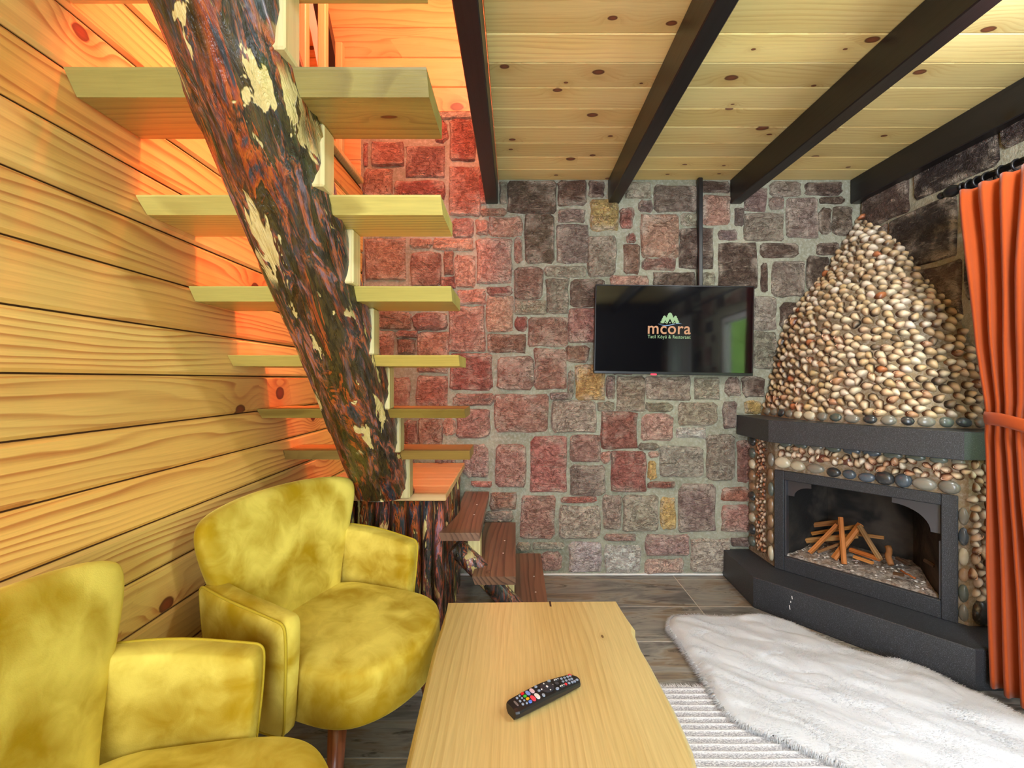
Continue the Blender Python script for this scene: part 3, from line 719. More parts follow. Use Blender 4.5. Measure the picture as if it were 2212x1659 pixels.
link('dark_bar', slant(a, b+dr*.25, -.01, .052, 2.53, 2.60), M['black_plastic'], rb); link('edge_strip', slant(a, b+dr*.25, .052, .095, 2.53, 2.60), M['white_paint'], rb)

# ------------------------------------------------------------------ television and its cable
tvx = Vector(((.452+1.344)/2, 2.572, CH+.281))
tv = thing('television', 'black flat television on the stone wall showing a lodge logo', 'television', tuple(tvx))
tv.rotation_euler = (0, math.radians(1.0), math.radians(-1.5))
tw, th = .893, .506
link('housing', mesh(*box(-tw/2, .0, -th/2, tw/2, .034, th/2, .006)), M['black_plastic'], tv)
link('bezel', mesh(*MB().add(box(-tw/2, -.006, -th/2, tw/2, .002, -th/2+.016, .002)).add(box(-tw/2, -.006, th/2-.007, tw/2, .002, th/2, .002))
     .add(box(-tw/2, -.006, -th/2+.016, -tw/2+.007, .002, th/2-.007, .002)).add(box(tw/2-.007, -.006, -th/2+.016, tw/2, .002, th/2-.007, .002)).__dict__.values()), M['black_plastic'], tv)
link('screen', mesh(*box(-tw/2+.006, -.003, -th/2+.015, tw/2-.006, .003, th/2-.006)), M['screen'], tv)
link('wall_bracket', mesh(*box(-.12, .034, -.1, .12, .074, .1, .004)), M['black_metal'], tv)
link('indicator_light', mesh(*box(-.126, -.010, -th/2-.004, -.094, -.004, -th/2+.004, .002)), M['led_red'], tv)
def text_mesh(body, width, height, bold=0.0, space=1.0):
    cu = bpy.data.curves.new('text', 'FONT'); cu.body = body; cu.size = 1.0; cu.offset = bold; cu.space_character = space; cu.extrude = 0.004
    o = bpy.data.objects.new('text_source', cu); COL.objects.link(o); bpy.context.view_layer.update()
    me = bpy.data.meshes.new_from_object(o.evaluated_get(bpy.context.evaluated_depsgraph_get()))
    bpy.data.objects.remove(o); bpy.data.curves.remove(cu)
    xs = [v.co.x for v in me.vertices]; ys = [v.co.y for v in me.vertices]
    sx = width/(max(xs)-min(xs)); sy = height/(max(ys)-min(ys)); x0, y0 = min(xs), min(ys)
    for v in me.vertices: v.co = ((v.co.x-x0)*sx, -.0042-v.co.z*.1, (v.co.y-y0)*sy)
    return me
lox, loz = -.146, -.024                                              # lower left of the word on the screen
link('logo_word', text_mesh('mcora', .240, .046, .010, 1.08), M['logo_tan'], tv, (lox, 0, loz))
link('logo_line', text_mesh('Tatil Köyü & Restorant', .240, .025, .002, 1.12), M['logo_green'], tv, (lox, 0, loz-.031))
def tree(cx, base, w, h, tiers):
    p = [(cx-w*.12, base)]
    L = []
    for i in range(tiers):
        t = i/tiers; z = base+h*t; ww = w/2*(1-t*.86); L += [(cx-ww, z+.001), (cx-ww*.56, z+h/tiers*.72)]
    R = [(2*cx-x, z) for x, z in L]
    return L+[(cx, base+h)]+R[::-1]
def flat(polys, y):
    mb = MB()
    for p in polys:
        n = len(p); v = [(x, y, z) for x, z in p]+[(x, y+.0006, z) for x, z in p]
        mb.add((v, [tuple(range(n)), tuple(range(2*n-1, n-1, -1))]+[(i, n+i, n+(i+1) % n, (i+1) % n) for i in range(n)]))
    return mb.me()
cx = lox+.123; bz = loz+.060
link('logo_trees', flat([tree(cx, bz, .088, .062, 6), tree(cx-.031, bz, .056, .045, 5), tree(cx+.031, bz, .056, .045, 5)], -.0042), M['logo_green'], tv)
link('logo_roofs', flat([[(cx-.019, bz-.002), (cx, bz+.030), (cx+.019, bz-.002)], [(cx-.036, bz-.002), (cx-.026, bz+.019), (cx-.016, bz-.002)], [(cx+.016, bz-.002), (cx+.026, bz+.019), (cx+.036, bz-.002)]], -.0048), M['screen'], tv)
link('logo_windows', flat([[(cx+q-.0035, bz+.002), (cx+q+.0035, bz+.002), (cx+q+.0035, bz+.009), (cx+q-.0035, bz+.009)] for q in (-.026, 0, .026)]
     + [[(cx-.0205, bz-.002), (cx-.0165, bz-.002), (cx, bz+.027), (cx+.0165, bz-.002), (cx+.0205, bz-.002), (cx, bz+.034)]], -.0053), M['logo_green'], tv)
wv = [(cx-.066+.132*i/16, bz-.004-.006*math.sin(i/16*PI*1.9-.3)) for i in range(17)]
link('logo_wave', flat([wv+[(x, z-.004*math.sin(PI*i/16)-.0006) for i, (x, z) in list(enumerate(wv))[::-1]]], -.0046), M['logo_blue'], tv)
cc = link('cable_cover', mesh(*MB().add(box(1.052, D-.044, CH+.5, 1.078, D-.012, ZC-.002, .004)).__dict__.values()), M['black_plastic'])
tag(cc, 'thin black upright cable cover from the ceiling to the television', 'cable cover')

# ------------------------------------------------------------------ corner fireplace
fp = thing('fireplace', 'corner fireplace with shell covered hood, dark granite mantel and hearth', 'fireplace', (1.9, 2.5, 0)); po = Vector((1.9, 2.5, 0))
def fpart(name, me, m, **kw): return link(name, me, m, fp, (-po.x, -po.y, -po.z), **kw)
HZ = CH-.986; MZ0, MZ1 = CH-.317, CH-.205
def slab(poly, z0, z1, b=.004):
    mb = MB(); n = len(poly); c = Vector((sum(p[0] for p in poly)/n, sum(p[1] for p in poly)/n))
    ins = [tuple(c+(Vector(p)-c)*(1-b/(Vector(p)-c).length)) for p in poly]
    R = [(ins, z0), (poly, z0+b), (poly, z1-b), (ins, z1)]; v = [(x, y, z) for P, z in R for x, y in P]
    f = [tuple(range(n-1, -1, -1)), tuple(range(3*n, 4*n))]
    for r in range(3): f += [(r*n+i, r*n+(i+1) % n, (r+1)*n+(i+1) % n, (r+1)*n+i) for i in range(n)]
    return mesh(v, f)
wy, wx = D-.004, XR-.004
hearth = fpart('hearth', slab([(1.207, wy), (1.19, 2.268), (1.681, 1.657), (wx, 1.665), (wx, wy)], .0, HZ, .004), M['granite'])
HB, HCn = Vector((1.19, 2.268, 0)), Vector((1.681, 1.657, 0)); hd = (HCn-HB).normalized(); hn = Vector((hd.y, -hd.x, 0))
for qx, qy, ql in ((1711, 1291, .010), (1708, 1300, .006), (1706, 1312, .014)):
    dv = Vector(((qx-VX)/F, 1, (VY-qy)/F)); q_ = HB.dot(hn)/dv.dot(hn); p_ = Vector((dv.x*q_, q_, CH+dv.z*q_))
    mk = link('chalk_mark', mesh(*box(-.0018, -.0008, -ql*.7, .0018, .0008, ql*.7, .0003)), M['white_paint'], hearth, tuple(p_-po*0), (0, random.uniform(-.2, .2), math.atan2(hd.y, hd.x))); mk.parent = hearth
    mk.location = p_
mantel = fpart('mantel', slab([(1.288, wy), (1.284, 2.30), (1.758, 1.776), (wx, 1.776), (wx, wy)], MZ0, MZ1, .003), M['granite'])
P0 = Vector((1.368, 2.386, 0)); P1 = Vector((1.797, 1.84, 0)); TD = (P1-P0).normalized(); TL = (P1-P0).length; ND = Vector((-TD.y, TD.x, 0))   # ND points into the fire
def fr(t, d, z):                                                     # along the front (metres), into the fire, height
    p = P0+TD*t+ND*d; return (p.x, p.y, z)
def on_front(px, py, d=0.0):                                         # pixel measured on a plane D behind the front
    dv = Vector(((px-VX)/F, 1, (VY-py)/F)); o = P0+ND*d; s = o.dot(ND)/dv.dot(ND); return Vector((dv.x*s, s, CH+dv.z*s))
TE = TL+.030                                                         # right end of the front, past the granite frame
t0, t1, z0, z1 = .046, .928*TL, CH-.911, CH-.518
BT = MZ0
cor = MB()
c0 = fr(0, 0, 0); c1 = fr(TE, 0, 0)
def quad(*p): return (list(p), [(0, 1, 2, 3)])
cor.add(quad((1.361, wy, HZ), (c0[0], c0[1], HZ), (c0[0], c0[1], BT), (1.361, wy, BT)))
cor.add(quad((c1[0], c1[1], HZ), (wx, c1[1], HZ), (wx, c1[1], BT), (c1[0], c1[1], BT)))
for a_, b_, zz0, zz1 in ((0, t0, HZ, BT), (t1, TE, HZ, BT), (t0, t1, HZ, z0), (t0, t1, z1, BT)):
    cor.add(quad(fr(a_, 0, zz0), fr(b_, 0, zz0), fr(b_, 0, zz1), fr(a_, 0, zz1)))
sur = fpart('surround', cor.me(), M['shell_mortar'])
DB = .32; tb0, tb1 = .14, t1-.15                                      # firebox, open to the front
fb = MB()
fb.add(quad(fr(t0, 0, z0-.01), fr(tb0, DB, z0-.01), fr(tb0, DB, z1+.1), fr(t0, 0, z1)))
fb.add(quad(fr(tb1, DB, z0-.01), fr(t1, 0, z0-.01), fr(t1, 0, z1), fr(tb1, DB, z1+.1)))
fb.add(quad(fr(tb0, DB, z0-.01), fr(tb1, DB, z0-.01), fr(tb1, DB, z1+.1), fr(tb0, DB, z1+.1)))
fb.add(quad(fr(t0, 0, z1), fr(tb0, DB, z1+.1), fr(tb1, DB, z1+.1), fr(t1, 0, z1)))
fb.add(quad(fr(t0, 0, z0-.01), fr(t1, 0, z0-.01), fr(tb1, DB, z0-.01), fr(tb0, DB, z0-.01)))
fpart('firebox', fb.me(), M['soot'])
def fbox(ta, tb, da, db, za, zb, b=.003):
    v, f = box(ta, da, za, tb, db, zb, b); return [fr(*p) for p in v], f
fm = MB().add(fbox(0, t0, -.016, .01, HZ, z1+.047)).add(fbox(t1, TL, -.016, .01, HZ, z1+.047)).add(fbox(t0, t1, -.0155, .01, z1, z1+.047)).add(fbox(t0, t1, -.0155, .01, HZ, z0))
fpart('granite_frame', fm.me(), M['granite'])
fpart('jamb_strip', mesh(*fbox(t0, t0+.008, -.006, .03, z0, z1, .002)), M['steel']); fpart('jamb_strip', mesh(*fbox(t1-.008, t1, -.006, .03, z0, z1-.15, .002)), M['steel'])
def spandrel(ta, tb, zt, depth, flip):
    """Steel corner plate with a curved inner edge."""
    n = 10; W = tb-ta; P = [(0, 0), (W, 0), (W, -.028)]
    for i in range(n+1):
        a = PI/2*i/n; P.append((.03+(W-.03)*(1-math.sin(a)), -.028-(depth-.028)*(1-math.cos(a))))
    P += [(0, -depth)]
    v = []
    for d in (.014, .022):
        for x, z in P: v.append(fr(tb-x if flip else ta+x, d, zt+z))
    m = len(P)
    return mesh(v, [tuple(range(m)), tuple(range(2*m-1, m-1, -1))]+[(i, m+i, m+(i+1) % m, (i+1) % m) for i in range(m)])
fpart('corner_plate', spandrel(t0+.008, t0+.115, z1, .082, False), M['steel']); fpart('corner_plate', spandrel(t1-.165, t1-.006, z1, .125, True), M['steel'])
# ash bed: uneven surface, higher to the back
av = []; af = []; na, nb = 46, 22
for j in range(nb+1):
    d = .002+(DB-.008)*j/nb
    a0 = t0+.004+(tb0-t0)*j/nb; a1 = t1-.004+(tb1-t1)*j/nb
    for i in range(na+1):
        t = a0+(a1-a0)*i/na
        z = z0+.002+.035*min(1, d/.2)+.010*fnoise(t*14, d*14, 3)+.006*fnoise(t*45, d*45, 8)
        if j == 0: z = z0-.008
        av.append(fr(t, d, z))
for j in range(nb):
    for i in range(na): q = j*(na+1)+i; af.append((q, q+1, q+na+2, q+na+1))
fpart('ash_bed', mesh(av, af), M['ash'], smooth=True, kind='stuff')
# flakes lying in the ash
fk = MB()
for i in range(120):
    t = random.uniform(t0+.02, t1-.03); d = random.uniform(.015, .22); 
    if not (tb0-t0)*d/DB+t0+.01 < t < t1+(tb1-t1)*d/DB-.01: continue
    s = random.uniform(.003, .011); z = z0+.006+.035*min(1, d/.2)+.010*fnoise(t*14, d*14, 3); a = random.uniform(0, PI)
    pts = [fr(t+s*math.cos(a+q), d+s*.7*math.sin(a+q), z+random.uniform(-.002, .004)) for q in (0, 1.4, 3.0, 4.6)]; top = fr(t, d, z+.005)
    fk.add((pts+[top], [(0, 1, 4), (1, 2, 4), (2, 3, 4), (3, 0, 4)]))
fpart('ash_flakes', fk.me(), M['white_paint'], kind='stuff', color=(.75, .72, .70, 1))

# the hood: contact lines with the two walls measured on the photo
HL = [(1644, 892), (1660, 850), (1675, 770), (1697, 697), (1726, 656), (1776, 597), (1810, 543), (1834, 503), (1858, 470)]
HR = [(2152, 910), (2133, 847), (2114, 779), (2095, 745), (2064, 666), (2014, 619), (1954, 537), (1904, 499), (1872, 478)]
hl = sorted(((VY-y)/F*D, XR-(x-VX)/F*D) for x, y in HL)                # height, reach along the back wall
hr = sorted(((VY-y)/F*(XR*F/(x-VX)), D-XR*F/(x-VX)) for x, y in HR)    # height, reach along the right wall
def interp(tab, z):
    if z <= tab[0][0]: return tab[0][1]
    for (za, a), (zb, b) in zip(tab, tab[1:]):
        if z <= zb: return a+(b-a)*(z-za)/(zb-za)
    return tab[-1][1]
ZH0, ZH1 = -.206, .940
def hood(th, z, off=0.0):
    k = (z-ZH0)/(ZH1-ZH0); n = 2.5-.7*k
    a, b = max(interp(hl, z), .012), max(interp(hr, z), .012); c, s = max(math.cos(th), 0), max(math.sin(th), 0)
    r = ((c)**n+(s)**n)**(-1/n); bul = 1+.02*fnoise(th*2, z*3, 5)*math.sin(2*th)
    p = Vector((XR-.003-a*c*r*bul, D-.003-b*s*r*bul, CH+z)); return p
nh, nz = 40, 60
hvv = [hood(PI/2*i/nh, ZH0+(ZH1-ZH0)*j/nz) for j in range(nz+1) for i in range(nh+1)]
hff = [(j*(nh+1)+i, j*(nh+1)+i+1, (j+1)*(nh+1)+i+1, (j+1)*(nh+1)+i) for j in range(nz) for i in range(nh)]
hm = fpart('hood', mesh(hvv, hff), M['shell_mortar'], smooth=True)
def frame_at(th, z):
    e = 1e-3; p = hood(th, z); a = hood(th+e, z)-hood(th-e, z); b = hood(th, z+e*3)-hood(th, z-e*3)
    t = a.normalized(); n = t.cross(b).normalized()
    if n.dot(Vector((0, 0, CH))-Vector((p.x, p.y, p.z-0))) < 0 and n.dot(Vector((-1, -1, .3))) < 0: n = -n
    if n.dot(Vector((-1, -1, .3))) < 0: n = -n
    return p, n
SHC = [(238, 218, 182), (228, 200, 160), (214, 180, 138), (240, 226, 200), (196, 160, 118), (222, 178, 140)]
def shell_geo(kind, c, rimc):
    """Cockle valve (0), snail-like shell (1): local z out of the mortar, long axis x; returns verts, faces, colours."""
    m = 14; v = []; f = []; col = []
    rings = ((1.0, 0.0), (.96, .18), (.80, .52), (.52, .84), (.22, .99))
    for r, h in rings:
        for k_ in range(m):
            a = 2*PI*k_/m; ca, sa = math.cos(a), math.sin(a)
            x = ca*(.026 if ca < 0 else .020); y = sa*.0165*(1-.35*max(0, -ca))*(1+.05*math.cos(9*a))
            sh = -.006*(1-r)
            v.append((x*r+sh, y*r, h*.0165-.001))
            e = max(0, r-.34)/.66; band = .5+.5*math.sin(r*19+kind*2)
            w = min(1, e**1.25*(1.25+.55*ca-.5*sa)+.12*band*r)  # brown rim deepened on one side: edge shade put into the colour
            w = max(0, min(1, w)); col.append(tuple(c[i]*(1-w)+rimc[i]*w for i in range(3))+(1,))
    for i in range(len(rings)-1):
        for k_ in range(m): f.append((i*m+k_, i*m+(k_+1) % m, (i+1)*m+(k_+1) % m, (i+1)*m+k_))
    f.append(tuple(range((len(rings)-1)*m, len(rings)*m)))
    if kind == 1:                                                     # broken shell: open dark mouth with a pale lip
        n = len(v)
        for k_ in range(m):
            a = 2*PI*k_/m; v.append((math.cos(a)*.010+.004, math.sin(a)*.006, .0160)); col.append((.9, .55, .35, 1))
        for k_ in range(m):
            a = 2*PI*k_/m; v.append((math.cos(a)*.0065+.004, math.sin(a)*.0035, .0120)); col.append((.10, .05, .03, 1))
        f += [(n+k_, n+(k_+1) % m, n+m+(k_+1) % m, n+m+k_) for k_ in range(m)]; f.append(tuple(range(n+m, n+2*m)))
    return v, f, col
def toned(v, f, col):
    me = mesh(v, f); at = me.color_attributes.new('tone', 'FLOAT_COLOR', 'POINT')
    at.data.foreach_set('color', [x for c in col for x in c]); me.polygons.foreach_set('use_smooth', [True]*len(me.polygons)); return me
def lin(c): return tuple(s2l(x) for x in c)
SHG = []
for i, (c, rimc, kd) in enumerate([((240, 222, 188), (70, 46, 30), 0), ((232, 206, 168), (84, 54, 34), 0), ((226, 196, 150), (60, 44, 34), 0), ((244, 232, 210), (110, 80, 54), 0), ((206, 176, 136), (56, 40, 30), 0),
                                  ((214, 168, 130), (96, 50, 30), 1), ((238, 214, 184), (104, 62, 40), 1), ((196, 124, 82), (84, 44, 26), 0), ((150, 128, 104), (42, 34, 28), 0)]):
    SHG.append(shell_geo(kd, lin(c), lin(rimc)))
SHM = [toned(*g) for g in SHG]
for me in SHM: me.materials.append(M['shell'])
def basis(n, up_angle):
    n = n.normalized(); up = Vector((0, 0, 1)); x = up.cross(n)
    if x.length < .05: x = Vector((1, 0, 0))
    x.normalize(); y = n.cross(x); c, s = math.cos(up_angle), math.sin(up_angle)
    X = x*c+y*s; Y = n.cross(X); return Matrix((X, Y, n)).transposed().to_4x4()
shells = []                                                          # (part, point, normal, angle, scale, variant)
def scatter_ok(p, lst, dmin):
    for q in lst:
        if (q-p).length_squared < dmin*dmin: return False
    return True
hp = []; hgrid = {}
random.seed(21)
for i in range(60000):
    z = ZH0+.052+(ZH1-ZH0-.062)*random.random(); th = math.asin(random.random()**.9)*1.0 if random.random() < .5 else PI/2*random.random()
    wgt = interp(hl, z)/interp(hl, ZH0)
    if random.random() > wgt+.08: continue
    p, n = frame_at(th, z)
    big = z > .22
    dm = .0360 if not big else .039
    dm *= random.uniform(.86, 1.08)
    if p.x > XR-.010 or p.y > D-.010: continue
    ck = (int(p.x*20), int(p.y*20), int(p.z*20)); near = [q for a_ in (-1, 0, 1) for b_ in (-1, 0, 1) for c_ in (-1, 0, 1) for q in hgrid.get((ck[0]+a_, ck[1]+b_, ck[2]+c_), ())]
    if not scatter_ok(p, near, dm): continue
    hp.append(p); hgrid.setdefault(ck, []).append(p); v = random.choices(range(9), (18, 16, 14, 14, 10, 6, 5, 4, 6) if not big else (22, 20, 18, 16, 10, 1, 2, 3, 3))[0]
    shells.append((hm, p, n, random.gauss(PI-.35, .5), random.uniform(1.04, 1.32) if not big else random.uniform(1.06, 1.34), v))
PEB = {'k': (52, 54, 56), 'g': (128, 124, 112), 'c': (206, 196, 168), 'n': (92, 100, 92), 'w': (226, 216, 192), 'o': (150, 120, 90), 'r': (110, 62, 48), 'b': (78, 88, 98)}
def pebble_me(sx, sy, sz):
    v = []; f = []; m = 12; ph = random.uniform(0, 99)
    for r, h in ((1, 0), (.97, .4), (.80, .75), (.45, .95)):
        for k_ in range(m):
            a = 2*PI*k_/m; j = 1+.10*fnoise(math.cos(a)*.9+ph, math.sin(a)*.9, ph); v.append((math.cos(a)*sx*r*j, math.sin(a)*sy*r*j, h*sz-.003))
    v.append((0, 0, sz-.003))
    for i in range(3):
        for k_ in range(m): f.append((i*m+k_, i*m+(k_+1) % m, (i+1)*m+(k_+1) % m, (i+1)*m+k_))
    for k_ in range(m): f.append((3*m+k_, 3*m+(k_+1) % m, 4*m))
    return mesh(v, f)
def pebble(par, p, n, ang, sx, sy, code):
    o = link('pebble', pebble_me(sx, sy, min(sx, sy)*.72), M['pebble'], par, smooth=True)
    c = PEB[code]; k_ = random.uniform(.88, 1.1); o.color = tuple(min(1, s2l(min(255, q*k_))) for q in c)+(1,)
    o.matrix_local = Matrix.Translation(Vector(p)) @ basis(Vector(n), ang)
# pebble row at the foot of the hood
row = 'ggkgccgngkgkgnbgwwc'
L = 0; pts = []
ths = [PI/2*i/400 for i in range(401)]; pr = hood(0, ZH0+.026); acc = [0.0]
for th in ths[1:]:
    q = hood(th, ZH0+.026); acc.append(acc[-1]+(q-pr).length); pr = q
pos = .03
for i, cde in enumerate(row):
    w = random.uniform(.026, .034)
    if pos+w > acc[-1]-.01: break
    tgt = pos+w; k_ = min(range(401), key=lambda j: abs(acc[j]-tgt)); p, n = frame_at(ths[k_], ZH0+.026)
    pebble(hm, p, n, random.uniform(-.15, .15), w*.92, random.uniform(.019, .024), cde); pos += 2*w+.004
# surround: pebble columns and rows, shells between
def at_front(t, z): return Vector(fr(t, -.001, z)), -ND
def at_left(s, z):  return Vector((1.3605, wy-s*.255, z)), Vector((-1, 0, 0))      # s: 0 wall .. 1 corner
def at_right(s, z): return Vector((c1[0]+s*(wx-c1[0]), c1[1]-.001, z)), Vector((0, -1, 0))
z = HZ+.03
for i, cde in enumerate('nkcgkoocnkgk'):
    h = random.uniform(.022, .032)
    if z+h > BT-.005: break
    p, n = at_left(.16, z+h); pebble(sur, p, n, PI/2, h*.95, .03, cde); z += 2*h+.006
z = HZ+.02
for i, cde in enumerate('cooonoggoc'):
    h = random.uniform(.034, .046)
    if z+h > BT-.06: break
    p, n = at_left(.90, z+h); pebble(sur, p, n, PI/2, h*.95, .022, cde); z += 2*h+.005
for t, zz, sx, sy, cde in ((.035, .045, .040, .030, 'c'), (.105, .038, .034, .025, 'c'), (.185, .036, .040, .024, 'g'), (.262, .030, .031, .024, 'k'), (.325, .030, .028, .023, 'b'), (.392, .027, .033, .022, 'b'),
                           (.458, .035, .036, .031, 'k'), (.522, .036, .031, .032, 'b'), (.590, .034, .042, .028, 'g'), (.668, .034, .034, .030, 'g')):
    p, n = at_front(t, z1+.047+zz-.004); pebble(sur, p, n, random.uniform(-.1, .1), sx, sy, cde)
for t, sx, cde in ((.05, .03, 'n'), (.12, .032, 'n'), (.19, .03, 'g'), (.26, .034, 'n'), (.335, .036, 'b'), (.41, .034, 'b'), (.485, .036, 'n'), (.56, .036, 'n'), (.635, .03, 'n'), (.695, .022, 'g')):
    p, n = at_front(t, BT-.016); pebble(sur, p, n, 0, sx, .017, cde)
for t, zz, cde in ((.21, .085, 'r'), (.31, .088, 'r'), (.265, .09, 'o')):
    p, n = at_front(t, z1+.047+zz); pebble(sur, p, n, .5, .026, .02, cde)
z = HZ+.01
for cde in 'gnocbgogg':
    h = random.uniform(.030, .040)
    if z+2*h > z1+.05: break
    p, n = at_front(TL+.015, z+h); pebble(sur, p, n, PI/2, h*.95, .016, cde); z += 2*h+.004
z = HZ+.004
for cde in 'kggbnbcnnbgc':
    h = random.uniform(.026, .040) if z > HZ+.05 else .048
    if z+2*h > BT-.005: break
    p, n = at_right(.82, z+h); pebble(sur, p, n, PI/2, h*.95, .034, cde); z += 2*h+.003
p, n = at_right(.25, HZ+.055); pebble(sur, p, n, PI/2, .052, .038, 'k')
def fill_shells(fn, s0, s1, za, zb, dm, scl, vs, tries, metric):
    got = []
    for i in range(tries):
        s = random.uniform(s0, s1); z = random.uniform(za, zb); p, n = fn(s, z)
        if not scatter_ok(p, got, dm): continue
        got.append(p); shells.append((sur, p, n, random.uniform(0, 2*PI), random.uniform(*scl), random.choice(vs)))
fill_shells(at_left, .38, .68, HZ+.04, BT-.01, .0205, (.54, .70), (5, 6, 5, 3, 7, 6), 4000, 0)
fill_shells(at_front, .02, TE-.01, z1+.047+.066, BT-.032, .0262, (.78, 1.08), (0, 1, 5, 6, 3, 6, 4), 5000, 0)
fill_shells(at_right, .06, .64, HZ+.11, BT-.012, .0275, (.85, 1.1), (3, 3, 3, 1, 6), 5000, 0)
# the nearest show largest: 300 as shells of their own, the rest joined
def shown(s): return s[4]/max(.3, (s[1]-Vector((0, 0, CH))).length)*(1.0 if s[1].z < CH+.7 else .9)
shells.sort(key=shown, reverse=True)
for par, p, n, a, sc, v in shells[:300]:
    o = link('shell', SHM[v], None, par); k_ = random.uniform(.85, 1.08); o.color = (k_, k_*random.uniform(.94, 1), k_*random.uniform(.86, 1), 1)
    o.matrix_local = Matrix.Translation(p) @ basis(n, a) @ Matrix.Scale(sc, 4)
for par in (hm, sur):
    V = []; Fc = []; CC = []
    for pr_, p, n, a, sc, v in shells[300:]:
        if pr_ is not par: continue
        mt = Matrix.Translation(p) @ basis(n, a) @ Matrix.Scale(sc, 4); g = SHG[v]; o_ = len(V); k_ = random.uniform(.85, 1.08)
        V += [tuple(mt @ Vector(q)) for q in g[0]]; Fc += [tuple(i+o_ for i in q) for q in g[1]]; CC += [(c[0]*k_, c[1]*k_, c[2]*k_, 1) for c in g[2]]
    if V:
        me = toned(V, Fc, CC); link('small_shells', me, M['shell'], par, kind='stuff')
# reddish shell at the very tip
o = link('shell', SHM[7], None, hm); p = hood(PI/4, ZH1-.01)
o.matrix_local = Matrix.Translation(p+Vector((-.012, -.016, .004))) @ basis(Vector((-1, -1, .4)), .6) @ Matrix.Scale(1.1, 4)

# firewood: every stick a thing, laid against its neighbours in the ash
def cp(x, y): return 1660+x/4.424, 1000+y/4.424
def stick(label, a, da, b, db, w, h, tone, twist=0.0, m='stick_wood', rnd=False):
    A_ = on_front(*cp(*a), da); B_ = on_front(*cp(*b), db); d = B_-A_; L = d.length
    if rnd: v, f = tube([(L*i/6, .004*math.sin(i*1.3), .003*math.cos(i*1.7)) for i in range(7)], [w/2*(1+.12*fnoise(i*.9, w*50)) for i in range(7)], 12); v = [Vector(q) for q in v]
    else:
        prof = [(-w/2, -h/2), (w*.45, -h/2), (w/2, h*.30), (-w*.1, h/2), (-w/2, h*.2)]; v = []; f = []; n = 5
        for i in range(n+1):
            for y_, z_ in prof: v.append(Vector((L*i/n, y_*(1+.12*fnoise(i*.8, y_*90, L*9)), z_*(1+.12*fnoise(i*.7, z_*90, L*5)))))
        for i in range(n):
            for k_ in range(5): q, r = i*5+k_, i*5+(k_+1) % 5; f.append((q, q+5, r+5, r))
        f.append((0, 1, 2, 3, 4)); f.append(tuple(n*5+q for q in (4, 3, 2, 1, 0)))
    o = link('firewood_stick', mesh(v, f), M[m], color=tone+(1,), smooth=rnd)
    o.matrix_world = Matrix.Translation(A_) @ d.to_track_quat('X', 'Z').to_matrix().to_4x4() @ Matrix.Rotation(twist, 4, 'X')
    return tag(o, label, 'firewood', 'sticks in the fireplace')
OR, TN, GY, BK, BR = (1.0, .70, .46), (1.0, .96, .86), (.60, .65, .70), (.12, .11, .11), (.62, .50, .42)
stick('upright split stick leaning at the front of the fire pile', (690, 520), .16, (726, 968), .065, .022, .016, OR, .4)
stick('split stick slanting down to the left of the upright one', (655, 590), .17, (392, 858), .085, .022, .018, OR, .9)
stick('long brown stick lying rearmost across the fire pile', (205, 612), .21, (680, 560), .23, .022, .022, BR, .3)
stick('yellowish stick just below the rearmost brown one', (412, 672), .19, (850, 602), .215, .018, .016, (1, .85, .5), .2)
stick('thick pale bark stick lying level through the middle of the pile', (358, 738), .155, (850, 688), .185, .022, .024, TN, .3)
stick('pale stick end reaching right of the fire pile', (845, 678), .20, (1105, 712), .21, .016, .014, TN, .2)
stick('grey weathered stick slanting down to the right', (868, 600), .165, (1068, 925), .09, .022, .016, GY, .6)
stick('broad orange split piece rising from the ash under the upright stick', (625, 915), .085, (880, 585), .19, .026, .020, (1, .72, .42), .5)
stick('thin grey stick low in the fire pile', (470, 848), .10, (800, 728), .155, .014, .012, GY, .2)
stick('orange flat split piece lying in the ash right of centre', (782, 825), .125, (1072, 918), .095, .024, .016, (1, .58, .25), .2)
stick('short tan chip below the orange flat piece', (815, 892), .09, (1000, 955), .075, .018, .012, (1, .8, .55), .1)
stick('short round brown branch stub at the right of the fire pile', (1140, 800), .165, (1162, 968), .10, .026, .026, BR, 0, 'stick_wood', True)
stick('charred black stick at the left end of the fire pile', (210, 722), .15, (400, 655), .19, .024, .022, BK, 0, 'stick_wood', True)
stick('small charred black piece behind the branch stub', (1225, 905), .135, (1335, 962), .105, .018, .012, BK, .2)
stick('dark burnt stick at the right jamb of the fire opening', (1495, 925), .10, (1592, 985), .07, .016, .014, BK, .1)
stick('dark burnt chunk in the front ash', (1195, 1052), .06, (1292, 1068), .055, .016, .012, (.2, .17, .15), .1)
stick('thin twig with a glowing orange cut end in the front ash', (1262, 1030), .085, (1398, 1098), .045, .009, .009, (.8, .5, .3), 0, 'stick_wood', True)

# ------------------------------------------------------------------ curtain, rod, sheer curtain
cr = thing('curtain_rod', 'black wooden curtain rod with turned finial on the right stone wall', 'curtain rod', (1.84, 1.85, 1.934))
link('rod', mesh(*tube([(0, .02, 0), (0, -2.05, 0)], .0125, 14)), M['black_metal'], cr, smooth=True)
fin = link('finial', mesh(*lathe([(.006, 0), (.017, .002), (.017, .008), (.010, .012), (.012, .018), (.022, .036), (.025, .052), (.019, .070), (.010, .080), (.008, .084), (.013, .090), (.015, .098), (.012, .106), (.004, .111)], 18)), M['black_metal'], cr, (0, .012, 0), (-PI/2, 0, 0), smooth=True)
for y in (-.02, -2.0): link('bracket', mesh(*MB().add(box(-.012, y-.012, -.02, XR-1.842, y+.012, -.004, .003)).add(box(XR-1.856, y-.03, -.05, XR-1.842, y+.03, .03, .003)).__dict__.values()), M['black_metal'], cr)
